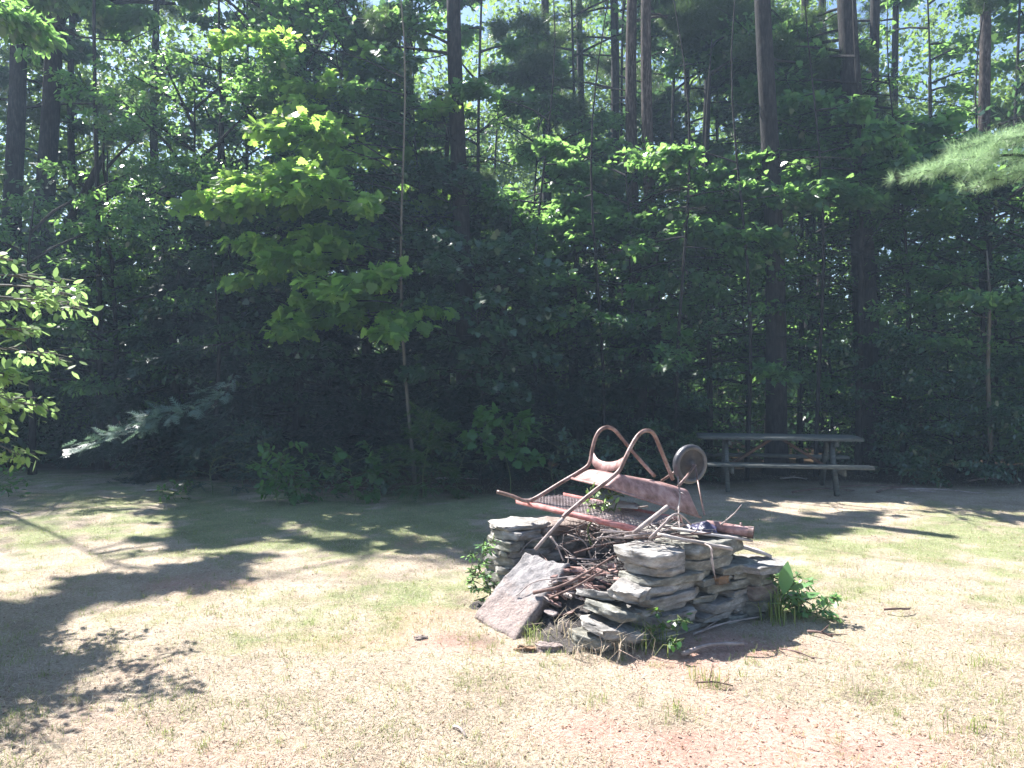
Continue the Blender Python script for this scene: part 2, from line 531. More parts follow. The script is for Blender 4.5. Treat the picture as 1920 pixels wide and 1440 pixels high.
def pine(pxs, Y, H, r, label, bark='bark', zc=7.5, R=2.4, n=3200, dead=26, group=None, zd=(1.2, 8), Ld=1.6, crown=True, tuft=.17, fork=None):
    """tall bare-stemmed pine: pxs = (px at ground, px at the picture's top)"""
    x0 = (pxs[0] - CX) / F_PX * Y
    ztop = CAM_H + HY / F_PX * Y
    x1 = (pxs[1] - CX) / F_PX * Y
    lean = (x1 - x0) / ztop
    H = clear_height(x0, Y, lean, H, ztop + .5)
    zc = min(zc, H - 1.5)
    root = empty('pine_tree', (x0, Y, 0), label, 'tree', group)
    n_ = 14; zz = np.linspace(-.05, H, n_)
    path = np.stack([x0 + lean * zz + .05 * np.sin(zz * .6 + Y), Y + .05 * np.cos(zz * .5 + Y), zz], 1)
    tr = MB(); rad = r * (1.08 - .04 * zz); rad[0] *= 1.25
    tr.tube(path, rad, 14)
    tr.build('trunk', bark, root, True)
    w = MB()
    dead = int(dead * 1.5)
    for i in range(dead):
        z = zd[0] + (zd[1] - zd[0]) * (i + random.random()) / dead
        az = random.uniform(0, 2 * PI)
        L = Ld * random.uniform(.35, 1.1)
        P = branch_pts(at_h(path, z), az, L, random.uniform(-.1, .35), random.uniform(0, .35), 6, .06)
        if z > 3 and (~keep(P[1:], 99)).mean() > .2: continue
        w.tube(P, np.linspace(.014, .003, 6), 4, cap=False)
        a, b = twigs_on(P, L, 14, .9, .12, .45)
        for p, q in zip(a, b):
            w.tube([p, (p + q) / 2 + RNG.normal(0, .03, 3), q], [.006, .004, .002], 3, cap=False)
            if random.random() < .5:
                e = q + (q - p) * .1 + RNG.normal(0, .12, 3)
                w.tube([(p + q) / 2, e], [.004, .002], 3, cap=False)
    A = []; B = []
    if crown:
        nb = 34
        for i in range(nb):
            f = (i + random.random()) / nb
            z = zc + (H - zc) * f
            az = i * 2.4 + random.random()
            L = R * (1.1 - .85 * f) * random.uniform(.6, 1.1)
            P = branch_pts(at_h(path, z), az, L, .25, .2, 6, .05)
            if (~keep(P[1:], 99)).mean() > .2: continue
            w.tube(P, np.linspace(.03, .006, 6), 4, cap=False)
            a, b = twigs_on(P, L, 8, .8, .25, .4)
            A += [a, P[2:-1]]; B += [b, P[3:]]
        if not A: A = [path[-3:-1]]; B = [path[-2:]]
        A = np.vstack(A); B = np.vstack(B)
        P, d = spread_leaves(A, B, n, .08, 1, .6)
        nrm = unit(RNG.normal(0, 1, P.shape)); d = unit(d + RNG.normal(0, .5, P.shape))
        k = keep(P); P, d, nrm = P[k], d[k], nrm[k]
        c = MB(); c.leaves(TUFT, P, d, nrm, tuft * RNG.uniform(.7, 1.2, len(P)))
        c.build('crown', 'pine', root)
    w.build('branches', bark, root)
    return root, path

# ------------------------------------------------------------------ ground
def patch_fields(X, Y):
    gy = np.maximum(Y, .8)
    py = HY + F_PX * CAM_H / gy
    px = CX + X / gy * F_PX
    def blob(a, b, ra, rb):
        return np.exp(-(((px - a) / ra) ** 2 + ((py - b) / rb) ** 2))
    n1 = vnoise(X * 1.1, Y * 1.1, 1); n2 = vnoise(X * 3, Y * 3, 2); n3 = vnoise(X * 9, Y * 9, 7)
    red = .9 * blob(1420, 1390, 330, 70) + .8 * blob(1480, 1225, 200, 60) + .7 * blob(1700, 1370, 200, 50) + .35 * blob(1150, 1400, 400, 60) + .5 * blob(860, 1180, 80, 80) + .4 * blob(450, 1060, 200, 40)
    red = np.clip(red * (.35 + 1.1 * n2 * n1 * 2) + (n1 * .5 + n2 * .5 - .62) * 1.2, 0, 1)
    green = .9 * blob(650, 1010, 400, 50) + .7 * blob(800, 1110, 150, 40) + .6 * blob(30, 1070, 120, 50) + .5 * blob(1650, 1010, 350, 50) + .55 * blob(600, 960, 400, 30) + .3 * blob(400, 1150, 300, 60) + .55 * blob(1750, 1060, 420, 90) + .4 * blob(650, 1180, 350, 60) + .3 * blob(1750, 1270, 200, 60)
    green += .55 * np.clip((Y - 6.3) / 1.5, 0, 1) * np.clip((1.5 - X) / 2, .25, 1)  # denser grass by the forest, also put in to darken the shaded lawn
    green = np.clip(green * (.5 + n2) + (n2 * .4 + n3 * .6 - .62) * 1.2, 0, 1)
    return red, green, px, py


NXG, NYG = 420, 420
xs = np.concatenate([-np.geomspace(400, 13, 25), np.linspace(-12.5, 12.5, NXG), np.geomspace(13, 400, 25)])
ys = np.concatenate([-np.geomspace(200, 2.2, 16), np.linspace(-2, 17, NYG), np.geomspace(17.3, 600, 30)])
GX, GY = np.meshgrid(xs, ys)
def ground_z(X, Y):
    near = np.exp(-((X - .8) ** 2 + (Y - 5) ** 2) / 3.0)
    z = (vnoise(X * .8, Y * .8, 31) - .5) * .05 * (1 - near) + (vnoise(X * 4, Y * 4, 32) - .5) * .016 + (vnoise(X * 13, Y * 13, 33) - .5) * .008
    far = np.clip((Y - 10.5) / 20, 0, 1)
    return z - .0 * far
GZ = ground_z(GX, GY)
gme = bpy.data.meshes.new('ground')
ny, nx = GX.shape
V = np.stack([GX, GY, GZ], -1).reshape(-1, 3).astype(np.float32)
ii = np.arange(ny - 1)[:, None] * nx; jj = np.arange(nx - 1)[None]
F = np.stack([ii + jj, ii + jj + 1, ii + nx + jj + 1, ii + nx + jj], -1).reshape(-1, 4)
gme.vertices.add(len(V)); gme.vertices.foreach_set('co', V.ravel())
gme.loops.add(F.size); gme.loops.foreach_set('vertex_index', F.ravel().astype(np.int32))
gme.polygons.add(len(F)); gme.polygons.foreach_set('loop_start', np.arange(0, F.size, 4, dtype=np.int32)); gme.polygons.foreach_set('loop_total', np.full(len(F), 4, np.int32))
gme.polygons.foreach_set('use_smooth', np.ones(len(F), bool))
gme.update(calc_edges=True)
red, green, _, _ = patch_fields(V[:, 0].astype(float), V[:, 1].astype(float))
forest = np.clip((V[:, 1] - np.interp(V[:, 0], [-12, -6, -2.5, 0, 2, 4, 8, 12], [13, 12.5, 10.2, 10.0, 10.6, 11.3, 10.6, 10.5])) / .8 + .5, 0, 1)
at = gme.color_attributes.new('soil', 'FLOAT_COLOR', 'POINT')
at.data.foreach_set('color', np.stack([red, green, forest, np.ones_like(red)], -1).astype(np.float32).ravel())
m, nt, out = newmat('dry lawn and soil')
ca = nd(nt, 'ShaderNodeVertexColor', layer_name='soil')
sp = nd(nt, 'ShaderNodeSeparateColor'); nt.links.new(ca.outputs[0], sp.inputs[0])
tcx = nd(nt, 'ShaderNodeTexCoord').outputs['Object']
straw = ramp(nt, noise(nt, 60, 8, .75, tcx), [(.25, (.13, .095, .07)), (.45, (.32, .26, .20)), (.62, (.47, .405, .32)), (.8, (.60, .545, .455))])
soil = ramp(nt, noise(nt, 45, 8, .75, tcx), [(.25, (.20, .12, .095)), (.5, (.42, .27, .22)), (.75, (.56, .42, .36))])
grn = ramp(nt, noise(nt, 70, 8, .75, tcx), [(.25, (.09, .10, .05)), (.5, (.21, .23, .12)), (.75, (.42, .42, .26))])
duff = ramp(nt, noise(nt, 30, 8, .75, tcx), [(.3, (.025, .018, .012)), (.6, (.08, .055, .035)), (.8, (.14, .10, .07))])
jit = noise(nt, 14, 6, .7, tcx)
def thr(ch, lo, hi):
    ad = nd(nt, 'ShaderNodeMath', operation='ADD'); nt.links.new(ch, ad.inputs[0])
    sb = nd(nt, 'ShaderNodeMath', operation='MULTIPLY_ADD'); nt.links.new(jit, sb.inputs[0]); sb.inputs[1].default_value = .9; sb.inputs[2].default_value = -.45
    nt.links.new(sb.outputs[0], ad.inputs[1])
    mr = nd(nt, 'ShaderNodeMapRange'); nt.links.new(ad.outputs[0], mr.inputs[0]); mr.inputs[1].default_value = lo; mr.inputs[2].default_value = hi
    return mr.outputs[0]
c = mixc(nt, thr(sp.outputs[1], .15, .75), straw, grn)
c = mixc(nt, thr(sp.outputs[0], .08, .72), c, soil)
c = mixc(nt, 1.0, c, ramp(nt, noise(nt, 2.3, 5, .65, tcx), [(.3, (.74, .72, .70)), (.5, (.96, .95, .94)), (.7, (1.12, 1.12, 1.12))]), 'MULTIPLY')
c = mixc(nt, sp.outputs[2], c, duff)
pb = nd(nt, 'ShaderNodeBsdfPrincipled'); pb.inputs['Roughness'].default_value = .95; pb.inputs['Specular IOR Level'].default_value = .1
nt.links.new(c, pb.inputs['Base Color'])
bp = nd(nt, 'ShaderNodeBump'); bp.inputs['Strength'].default_value = .8; bp.inputs['Distance'].default_value = .02
nt.links.new(noise(nt, 55, 8, .8, tcx), bp.inputs['Height']); nt.links.new(bp.outputs[0], pb.inputs['Normal'])
nt.links.new(pb.outputs[0], out.inputs[0])
gme.materials.append(m)
ground = bpy.data.objects.new('ground', gme); COL.objects.link(ground); tag(ground, kind='structure')


def scatter(n, seed, ymin=2.7, ymax=12.5):
    r = np.random.default_rng(seed)
    # uniform in 1/Y^1.3 so that near ground gets more blades per metre
    u = r.random(n); e = .7
    Y = (ymin ** -e + u * (ymax ** -e - ymin ** -e)) ** (-1 / e)
    X = (r.random(n) * 2 - 1) * (Y * .86 + 1.4)
    return X, Y, r


PIT_O = Vector((.83, 4.36, 0)); U = Vector((.83, .56, 0)).normalized(); Vv = Vector((-U.y, U.x, 0))
def pit_uv(X, Y):
    dx, dy = X - PIT_O.x, Y - PIT_O.y
    return dx * U.x + dy * U.y, dx * Vv.x + dy * Vv.y
def in_pit(X, Y, m=0.0):
    u, v = pit_uv(X, Y)
    return (u > -.05 - m) & (u < 1.05 + m) & (v > -.05 - m) & (v < 1.75 + m)


def blades(n, seed, which, hmin, hmax, up, mat, name, label, tmpl=BLADE, wsel=None):
    X, Y, r = scatter(n, seed)
    red, green, px, py = patch_fields(X, Y)
    p = wsel(red, green, X, Y)
    k = (r.random(n) < p) & ~in_pit(X, Y)
    X, Y = X[k], Y[k]
    Z = ground_z(X, Y)
    az = r.random(len(X)) * 2 * PI
    el = np.clip(r.normal(up, .35, len(X)), .02, 1.5)
    D = np.stack([np.cos(az) * np.cos(el), np.sin(az) * np.cos(el), np.sin(el)], 1)
    N = unit(np.stack([-np.cos(az) * np.sin(el), -np.sin(az) * np.sin(el), np.cos(el)], 1) + r.normal(0, .3, (len(X), 3)))
    mb = MB()
    mb.leaves(tmpl, np.stack([X, Y, Z + .002], 1), D, N, r.uniform(hmin, hmax, len(X)))
    o = mb.build(name, mat)
    tag(o, label, 'grass', kind='stuff')
    return o


blades(300000, 1, 's', .014, .05, .22, 'straw', 'dry_grass', 'short dry straw coloured grass lying over the clearing', wsel=lambda r_, g, X, Y: np.clip(.75 - .6 * r_ - .45 * g, 0.05, 1))
blades(190000, 2, 'g', .015, .045, .8, 'grass', 'green_grass', 'short green grass blades scattered through the dry lawn', wsel=lambda r_, g, X, Y: np.clip(.16 + .8 * g - .3 * r_ + .5 * (vnoise(X * 4, Y * 4, 77) > .75), 0, 1))
blades(76000, 3, 'l', .005, .018, .1, 'litter', 'leaf_litter', 'brown leaf crumbs and bark bits strewn over the lawn', tmpl=CHIP, wsel=lambda r_, g, X, Y: np.clip(  .3 + .15 * r_ + .6 * (Y > 7), 0, 1))


# many small clumps standing a little above the lawn
X, Y, r = scatter(3200, 19, 2.75, 9)
rd, gn, _, _ = patch_fields(X, Y)
k = (r.random(len(X)) < np.clip(.25 + .6 * gn - .4 * rd + .5 * (vnoise(X * 1.7, Y * 1.7, 79) > .6), 0, 1)) & ~in_pit(X, Y)
X, Y = X[k], Y[k]; nb = 13
Xb = np.repeat(X, nb) + r.normal(0, .014, len(X) * nb); Yb = np.repeat(Y, nb) + r.normal(0, .014, len(X) * nb)
az = r.random(len(Xb)) * 2 * PI; el = np.clip(r.normal(.95, .3, len(Xb)), .2, 1.5)
D = np.stack([np.cos(az) * np.cos(el), np.sin(az) * np.cos(el), np.sin(el)], 1); N = np.stack([-np.cos(az) * np.sin(el), -np.sin(az) * np.sin(el), np.cos(el)], 1)
mb = MB(); mb.leaves(BLADE, np.stack([Xb, Yb, ground_z(Xb, Yb)], 1), D, N, np.repeat(r.uniform(.018, .05, len(X)), nb) * r.uniform(.6, 1.1, len(Xb)))
tag(mb.build('grass_clumps', 'grass'), 'small green grass clumps dotted over the dry lawn', 'grass', kind='stuff')


def tuft(px, py, n, h, mat, label, group=None, spread=.06, name='grass_tuft', lean=.5):
    b = G(px, py)
    mb = MB()
    az = RNG.random(n) * 2 * PI; el = np.clip(RNG.normal(1.1, .3, n), .3, 1.5)
    D = np.stack([np.cos(az) * np.cos(el), np.sin(az) * np.cos(el), np.sin(el)], 1)
    N = np.stack([-np.cos(az) * np.sin(el), -np.sin(az) * np.sin(el), np.cos(el)], 1)
    P = np.stack([RNG.normal(0, spread, n) + b.x, RNG.normal(0, spread, n) + b.y, np.full(n, -.005)], 1)
    tm = (BLADE[0] * np.array([1, .6, 3.0]), BLADE[1])
    mb.leaves(tm, P, D, N, h * RNG.uniform(.5, 1.15, n))
    root = empty(name, b, label, 'grass tuft', group)
    mb.build('blades', mat, root)
    return root


# ------------------------------------------------------------------ forest, far to near
# distant mass of foliage
def far_mass(name, label, r0, r1, a0, a1, n, dens, size, mat, seed, top=14):
    r = np.random.default_rng(seed)
    ang = r.uniform(math.radians(a0), math.radians(a1), n)
    rad = r.uniform(r0, r1, n)
    X = np.sin(ang) * rad; Y = np.cos(ang) * rad
    Zm = r.random(n)
    Z = Zm ** 1.4 * top
    cl = vnoise(X * .45 + Z * .2, Y * .45 + Z * .55, seed) * .5 + vnoise(X * 1.3, Z * 1.3 + Y, seed + 1) * .5
    k = cl > dens(Z, ang)
    X, Y, Z = X[k], Y[k], Z[k]
    P = np.stack([X, Y, Z], 1)
    nn = unit(np.array([0, 0, 1.0]) + r.normal(0, .5, P.shape)); D = unit(r.normal(0, 1, P.shape)); 
    mb = MB(); mb.leaves(DIAM, P, D, nn, size * r.uniform(.6, 1.3, len(P)))
    o = mb.build(name, mat)
    tag(o, label, 'woodland', kind='stuff')


r = np.random.default_rng(5); nc = 11000
ang = r.uniform(math.radians(-48), math.radians(48), nc); rad = r.uniform(23, 34, nc); zc_ = .4 + r.random(nc) ** 1.3 * 17
cx_, cy_ = np.sin(ang) * rad, np.cos(ang) * rad
k = vnoise(cx_ * .35, cy_ * .35 + zc_ * .5, 5) * .55 + vnoise(cx_ * .9 + zc_, zc_ * .9, 6) * .45 > .30 + zc_ * .016
cx_, cy_, zc_ = cx_[k], cy_[k], zc_[k]; q = 60
w_ = np.repeat(r.uniform(.35, .9, len(cx_)), q)
Pd = np.stack([np.repeat(cx_, q) + r.normal(0, 1, len(w_)) * w_, np.repeat(cy_, q) + r.normal(0, 1, len(w_)) * w_, np.repeat(zc_, q) + r.normal(0, 1, len(w_)) * w_ * .28], 1)
Pd[:, 2] = np.maximum(Pd[:, 2], .1)
mb = MB(); mb.leaves(DIAM, Pd, unit(r.normal(0, 1, Pd.shape)), unit(np.array([0, 0, 1.0]) + r.normal(0, .5, Pd.shape)), .20 * r.uniform(.6, 1.3, len(Pd)))
tag(mb.build('distant_woodland', 'farleaf'), 'sunlit green woodland far behind the trunks', 'woodland', kind='stuff')
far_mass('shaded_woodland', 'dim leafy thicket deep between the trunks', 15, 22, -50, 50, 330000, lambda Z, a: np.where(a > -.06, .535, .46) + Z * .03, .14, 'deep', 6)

BGG = 'trees standing back in the forest'
bgs = [(-150, 17), (130, 18), (300, 19), (420, 17), (600, 19), (760, 18), (930, 19), (1020, 16.5), (1290, 18), (1370, 20), (1520, 17.5), (1680, 19),
       (1750, 17), (1960, 18), (2060, 16)]
for i, (px, Y) in enumerate(bgs[::1]):
    if i % 3 == 0:
        broad(px, Y, 8.5, 2.6, 3500, 'small leafy tree back in the forest, seen in scraps between nearer trunks', z0=1.5, mat='beech', size=.17, group=BGG, tmpl=DIAM, r=.08, nbr=30, twigs=False)
    else:
        pine((px, px + random.uniform(-12, 12)), Y, 17, random.uniform(.09, .14), 'slender dark pine back in the forest with bare lower branches', 'bark', R=2.4, n=2600, dead=20, group=BGG, zc=6.2, tuft=.22)

for i, (px, Y, z0_, H_, mt) in enumerate([(460, 17, 5, 13, 'deep'), (600, 15.5, 5, 12.5, 'beech'), (745, 16.5, 4.5, 12.5, 'deep'), (900, 15.6, 4.5, 12, 'beech'), (1075, 15.4, 5, 12, 'beech'),
                                        (1170, 17, 5, 13, 'deep'), (1260, 15.5, 4.5, 12, 'beech'), (1350, 16.6, 4.5, 12.5, 'deep'), (1440, 15.4, 5, 12, 'beech'), (1530, 17.2, 5, 13, 'deep'), (1600, 15.8, 6, 12, 'beech'),
                                        (1900, 16, 6, 12.5, 'beech'), (1740, 17.5, 6.0, 12.5, 'beech'), (1610, 12.2, 4.6, 8.4, 'beech'), (20, 17, 5.5, 11, 'deep')]):
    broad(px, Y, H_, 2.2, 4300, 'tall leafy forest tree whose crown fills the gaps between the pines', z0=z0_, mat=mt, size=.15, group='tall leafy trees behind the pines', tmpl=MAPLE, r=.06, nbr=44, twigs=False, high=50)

# trunks of the middle distance and the edge
P_ = {}
pine((22, 30), 15, 16, .20, 'large pine trunk at the far left edge of the woods', 'bark', dead=14, Ld=1.4, zc=7, n=3200)
rt, pth = pine((72, 98), 15, 16, .21, 'forked dark pine, second trunk from the left edge', 'bark', dead=16, Ld=1.6, zc=7, n=3200)
fk = MB()
for pts, rr in (([W(96, 80, 15), W(120, 25, 14.9), W(170, 6, 14.8), W(250, 3, 14.6), W(330, 8, 14.6)], [.14, .10, .07, .045, .03]),
                ([W(100, 40, 15), W(150, 70, 14.6), W(240, 78, 14.5), W(320, 40, 14.4)], [.03, .02, .012, .006])):
    fk.tube(pts, rr, 8)
fk.build('fork_limb', 'bark', rt, True)
pine((870, 856), 12.6, 17, .155, 'dark straight pine trunk beside the bright maple', 'bark', dead=30, Ld=1.7, n=3200, zd=(2, 9))
pine((1092, 1088), 17.0, 17, .10, 'thin pine trunk standing left of the trunk cluster', 'bark', dead=20)
pine((1158, 1148), 15.5, 17, .115, 'slim straight pine left of the paired reddish trunks', 'bark', dead=22)
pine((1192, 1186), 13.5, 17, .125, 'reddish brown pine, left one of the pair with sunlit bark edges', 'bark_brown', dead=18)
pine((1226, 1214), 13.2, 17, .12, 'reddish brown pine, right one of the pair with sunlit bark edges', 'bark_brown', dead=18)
pine((1460, 1432), 12.2, 18, .165, 'thick dark pine trunk rising directly behind the picnic table', 'bark', dead=44, Ld=1.9, n=3200, zd=(1.6, 8.5))
pine((1632, 1590), 12.8, 18, .20, 'thickest pine trunk, right of the picnic table', 'bark', dead=40, Ld=2.0, n=3200, zd=(2.5, 8.5))
pine((1640, 1638), 14.5, 18, .12, 'slimmer pine trunk pressed close behind the thickest trunk', 'bark', dead=26, Ld=1.8)
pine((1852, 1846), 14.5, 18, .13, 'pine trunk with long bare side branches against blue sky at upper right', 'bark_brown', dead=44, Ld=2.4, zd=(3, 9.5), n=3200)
pine((1545, 1540), 16.0, 17, .10, 'slender pine trunk between the two thick dark trunks', 'bark', dead=22)
pine((1320, 1326), 15.0, 17, .09, 'slender pine left of the dark trunk behind the table', 'bark', dead=22)
pine((1975, 1960), 12.5, 17, .15, 'pine just beyond the right edge reaching bare branches into view', 'bark', dead=44, Ld=2.6, zd=(3, 9))

# high unseen crowns added to shade the back of the lawn
for (x, y, H, z0, R, n, lb) in ((-9.4, 12.0, 11.0, 8.6, 3.0, 17000, 'tall broadleaf added outside the left edge to shade the back of the lawn'),
                                (-7.2, 12.9, 11.6, 9.0, 3.0, 17000, 'tall broadleaf over the left understory, its added shade crown above the picture'),
                                (-5.2, 13.4, 11.0, 8.8, 3.0, 17000, 'tall broadleaf left behind the bright maple, its added shade crown above the picture'),
                                (-3.3, 14.6, 11.6, 9.6, 2.8, 13000, 'tall broadleaf right behind the bright maple, its added shade crown above the picture')):
    crown_tree('added_canopy_tree', (x, y), H, .06, z0, R, 46, n, .18, 'beech', DIAM, lb, rise=(.1, .5), twigs=False)
# leafy understory, left
broad(-60, 13.5, 4.8, 2.4, 9000, 'leafy tree filling the far left behind the two trunks', z0=1.0, size=.11, r=.07)
broad(60, 12.2, 4.6, 2.3, 9000, 'glossy leaved understory tree in front of the forked pine', z0=1.5, size=.10, r=.06)
broad(215, 12.9, 5.6, 2.2, 10000, 'leafy tree right of the forked pine, under blue sky', z0=1.3, size=.10, r=.06)
broad(360, 13.2, 6.6, 2.2, 10000, 'tall leafy tree under the patch of blue sky at upper left', z0=1.4, size=.10, r=.07)
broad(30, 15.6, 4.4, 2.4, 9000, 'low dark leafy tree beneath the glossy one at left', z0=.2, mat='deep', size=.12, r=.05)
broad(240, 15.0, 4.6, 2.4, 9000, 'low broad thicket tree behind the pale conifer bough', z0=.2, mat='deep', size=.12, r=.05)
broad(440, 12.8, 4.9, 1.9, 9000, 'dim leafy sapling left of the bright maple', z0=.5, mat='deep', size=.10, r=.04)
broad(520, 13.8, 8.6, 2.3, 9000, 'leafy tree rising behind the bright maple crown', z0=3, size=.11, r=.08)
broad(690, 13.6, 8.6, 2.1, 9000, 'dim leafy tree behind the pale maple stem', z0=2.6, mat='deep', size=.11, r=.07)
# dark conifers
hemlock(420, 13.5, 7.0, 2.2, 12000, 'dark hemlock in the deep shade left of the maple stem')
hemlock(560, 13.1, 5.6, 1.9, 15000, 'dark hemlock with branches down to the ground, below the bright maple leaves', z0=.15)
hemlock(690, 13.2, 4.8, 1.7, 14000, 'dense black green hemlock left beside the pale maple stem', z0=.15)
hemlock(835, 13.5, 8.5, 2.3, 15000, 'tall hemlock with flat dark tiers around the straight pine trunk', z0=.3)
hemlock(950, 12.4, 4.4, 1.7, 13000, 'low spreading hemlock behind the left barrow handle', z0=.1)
hemlock(1080, 12.9, 4.6, 1.6, 8000, 'dusky hemlock behind the barrow hoops', z0=.1)
hemlock(1200, 12.4, 2.8, 1.5, 7000, 'small dark hemlock behind the barrow wheel', z0=.1)
hemlock(330, 12.4, 3.6, 1.8, 10000, 'small dark hemlock at the shaded edge near the pale bough', z0=.1)
hemlock(150, 16.0, 3.4, 1.8, 6000, 'low dark hemlock at the forest edge, leftmost of the conifers', z0=.1)
# understory, middle and right
broad(1000, 13.6, 6.6, 2.1, 5500, 'thin leafed tree below the pale gap in the canopy', z0=1.6, mat='beech', size=.09, r=.04)
broad(1110, 14.2, 5.2, 2.1, 5000, 'leafy tree low between the thin pines at centre', z0=.6, mat='beech', size=.09, r=.04)
broad(1180, 12.5, 6.8, 1.9, 6500, 'yellow green leafy tree in front of the paired reddish trunks', z0=1.9, mat='beech', size=.105, tmpl=MAPLE, r=.045)
broad(1330, 12.9, 8.2, 2.2, 8500, 'tall leafy tree left of the dark trunk behind the table', z0=1.6, mat='beech', size=.11, tmpl=MAPLE, r=.06)
broad(1500, 13.9, 8.4, 2.1, 5500, 'leafy tree filling the gap between the two thick trunks', z0=1.6, mat='beech', size=.10, r=.06)
broad(1290, 13.6, 3.9, 2.0, 4500, 'low bushy tree left of the picnic table, behind the wheel', z0=.3, mat='beech', size=.09, r=.04)
broad(1400, 13.6, 4.2, 2.0, 4500, 'low bushy tree behind the left end of the picnic table', z0=.3, mat='beech', size=.095, r=.04)
broad(1560, 14.2, 4.4, 2.1, 4500, 'low bushy tree behind the right end of the picnic table', z0=.3, mat='beech', size=.09, r=.04)
broad(1700, 13.0, 4.9, 2.1, 7500, 'bright edged leafy tree right of the thickest trunk', z0=.4, mat='beech', size=.09, r=.045)
broad(1850, 12.2, 4.6, 2.1, 9000, 'full leafy tree below the glowing pine bough', z0=.3, mat='beech', size=.095, tmpl=MAPLE, r=.05)
broad(1960, 11.6, 4.3, 1.8, 10000, 'dark leafy tree at the right edge of the woods', z0=.2, mat='deep', size=.10, r=.05)
broad(1650, 12.0, 2.0, 1.2, 4500, 'low shady bush beside the right end of the bench', z0=.1, mat='deep', size=.085, r=.02, name='woodland_bush', cat='bush')
broad(1790, 11.6, 1.7, 1.2, 4500, 'low shady bush near the foot of the pale snag', z0=.1, mat='deep', size=.085, r=.02, name='woodland_bush', cat='bush')
broad(1230, 11.9, 2.2, 1.2, 4500, 'low dark bush behind the left end of the picnic table', z0=.1, mat='deep', size=.085, r=.02, name='woodland_bush', cat='bush')

for (px, Y, H, R, n, z0, mt, lb) in ((1010, 12.6, 8.2, 1.9, 4900, 4.2, 'beech', 'high leafy crown at the top of the picture, left of the thin pines'),
                                     (1130, 11.9, 8.4, 1.7, 4900, 4.0, 'beech', 'high leafy crown across the thin pines at upper centre'),
                                     (1270, 11.6, 8.4, 1.8, 6300, 3.6, 'beech', 'high maple crown right of the paired reddish trunks'),
                                     (1400, 11.7, 8.6, 1.7, 5600, 3.8, 'beech', 'high leafy crown partly covering the dark trunk behind the table'),
                                     (1530, 11.8, 8.6, 1.7, 4900, 4.4, 'beech', 'high leafy crown between the two thickest trunks'),
                                     (1690, 12.6, 8.4, 1.6, 4500, 4.2, 'beech', 'loose leafy crown against the sky right of the thickest trunk'),
                                     (1860, 13.0, 8.4, 1.9, 5000, 5.0, 'deep', 'loose dark crown against blue sky at upper right'),
                                     (800, 13.0, 8.4, 1.6, 6000, 4.2, 'deep', 'dark leafy crown just right of the maple top'),
                                     (620, 12.9, 7.6, 2.0, 7000, 3.4, 'beech', 'mid green crown directly behind the maple leaves')):
    broad(px, Y, H, R, n, lb, z0=z0, mat=mt, size=.115, tmpl=MAPLE, r=.034, high=50, trunkbend=.3)
broad(560, 12.6, 4.4, 1.6, 7000, 'leafy sapling low before the black hemlocks, under the maple', z0=1.6, mat='deep', size=.11, tmpl=MAPLE, r=.03)
broad(900, 11.2, 3.6, 1.2, 3500, 'slender maple sapling in shade behind the left barrow handle', z0=1.3, mat='deep', size=.12, tmpl=MAPLE, r=.02)

# the bright maple
mp = crown_tree('maple_tree', ((778 - CX) / F_PX * 11.4, 11.4), 8.4, .03, 2.4, 2.9, 60, 10000, .155, 'maple', MAPLE,
                'young maple with glowing yellow green leaves and a thin pale stem', bark='bark_pale', lean=(-.052, -.02), rise=(.1, .8), droop=.3,
                bias=PI * 1.05, bprob=.65, twigk=6, jit=.07, tilt=.4, high=9, trunkbend=.3, cull=False, top_cull=4.4, brmat='bark', wig=.09, prof=lambda f: .62 + .4 * math.sin(PI * min(1, f * 1.1)))
# pale snag at right
s = MB(); s.tube([W(1858, 850, 11.2), W(1852, 700, 11.2), W(1856, 560, 11.3), W(1850, 470, 11.3)], [.035, .03, .022, .01], 8)
for k in range(9):
    p = np.array(W(1855, 800 - k * 34, 11.2)); q = p + np.array([random.uniform(-.4, .4), random.uniform(-.3, .1), random.uniform(0, .15)])
    s.tube([p, q], [.008, .003], 4, cap=False)
tag(s.build('dead_sapling', 'bark_pale'), 'thin pale dead stem standing among leaves at right', 'dead tree')
# leaning dead trunks upper left
s = MB(); s.tube([W(120, 430, 13.2), W(158, 362, 13), W(178, 325, 12.9), W(196, 290, 12.9)], [.06, .065, .065, .05], 9)
tag(s.build('leaning_snag', 'bark', None, True), 'broken brown trunk leaning among leaves at upper left', 'dead tree')

# ------------------------------------------------------------------ nearer foliage
# unseen tree added outside the left edge so its high crown dapples the lawn
crown_tree('added_shade_tree', (-6.9, 8.1), 8.2, .04, 5.8, 2.5, 40, 7000, .13, 'beech', OVAL, 'tall leafy tree added outside the left edge to dapple the lawn', rise=(.2, .8), high=30)
# sunlit sapling at the left edge
crown_tree('edge_sapling', (-3.84, 4.8), 2.4, .022, 1.25, .85, 44, 4200, .07, 'shrub', OVAL, 'glowing yellow green sapling cut by the left edge', rise=(.05, .35),
           cull='half', cat='sapling', kind='broad', twigk=6, tilt=.5, bark='bark_pale', jit=.05)


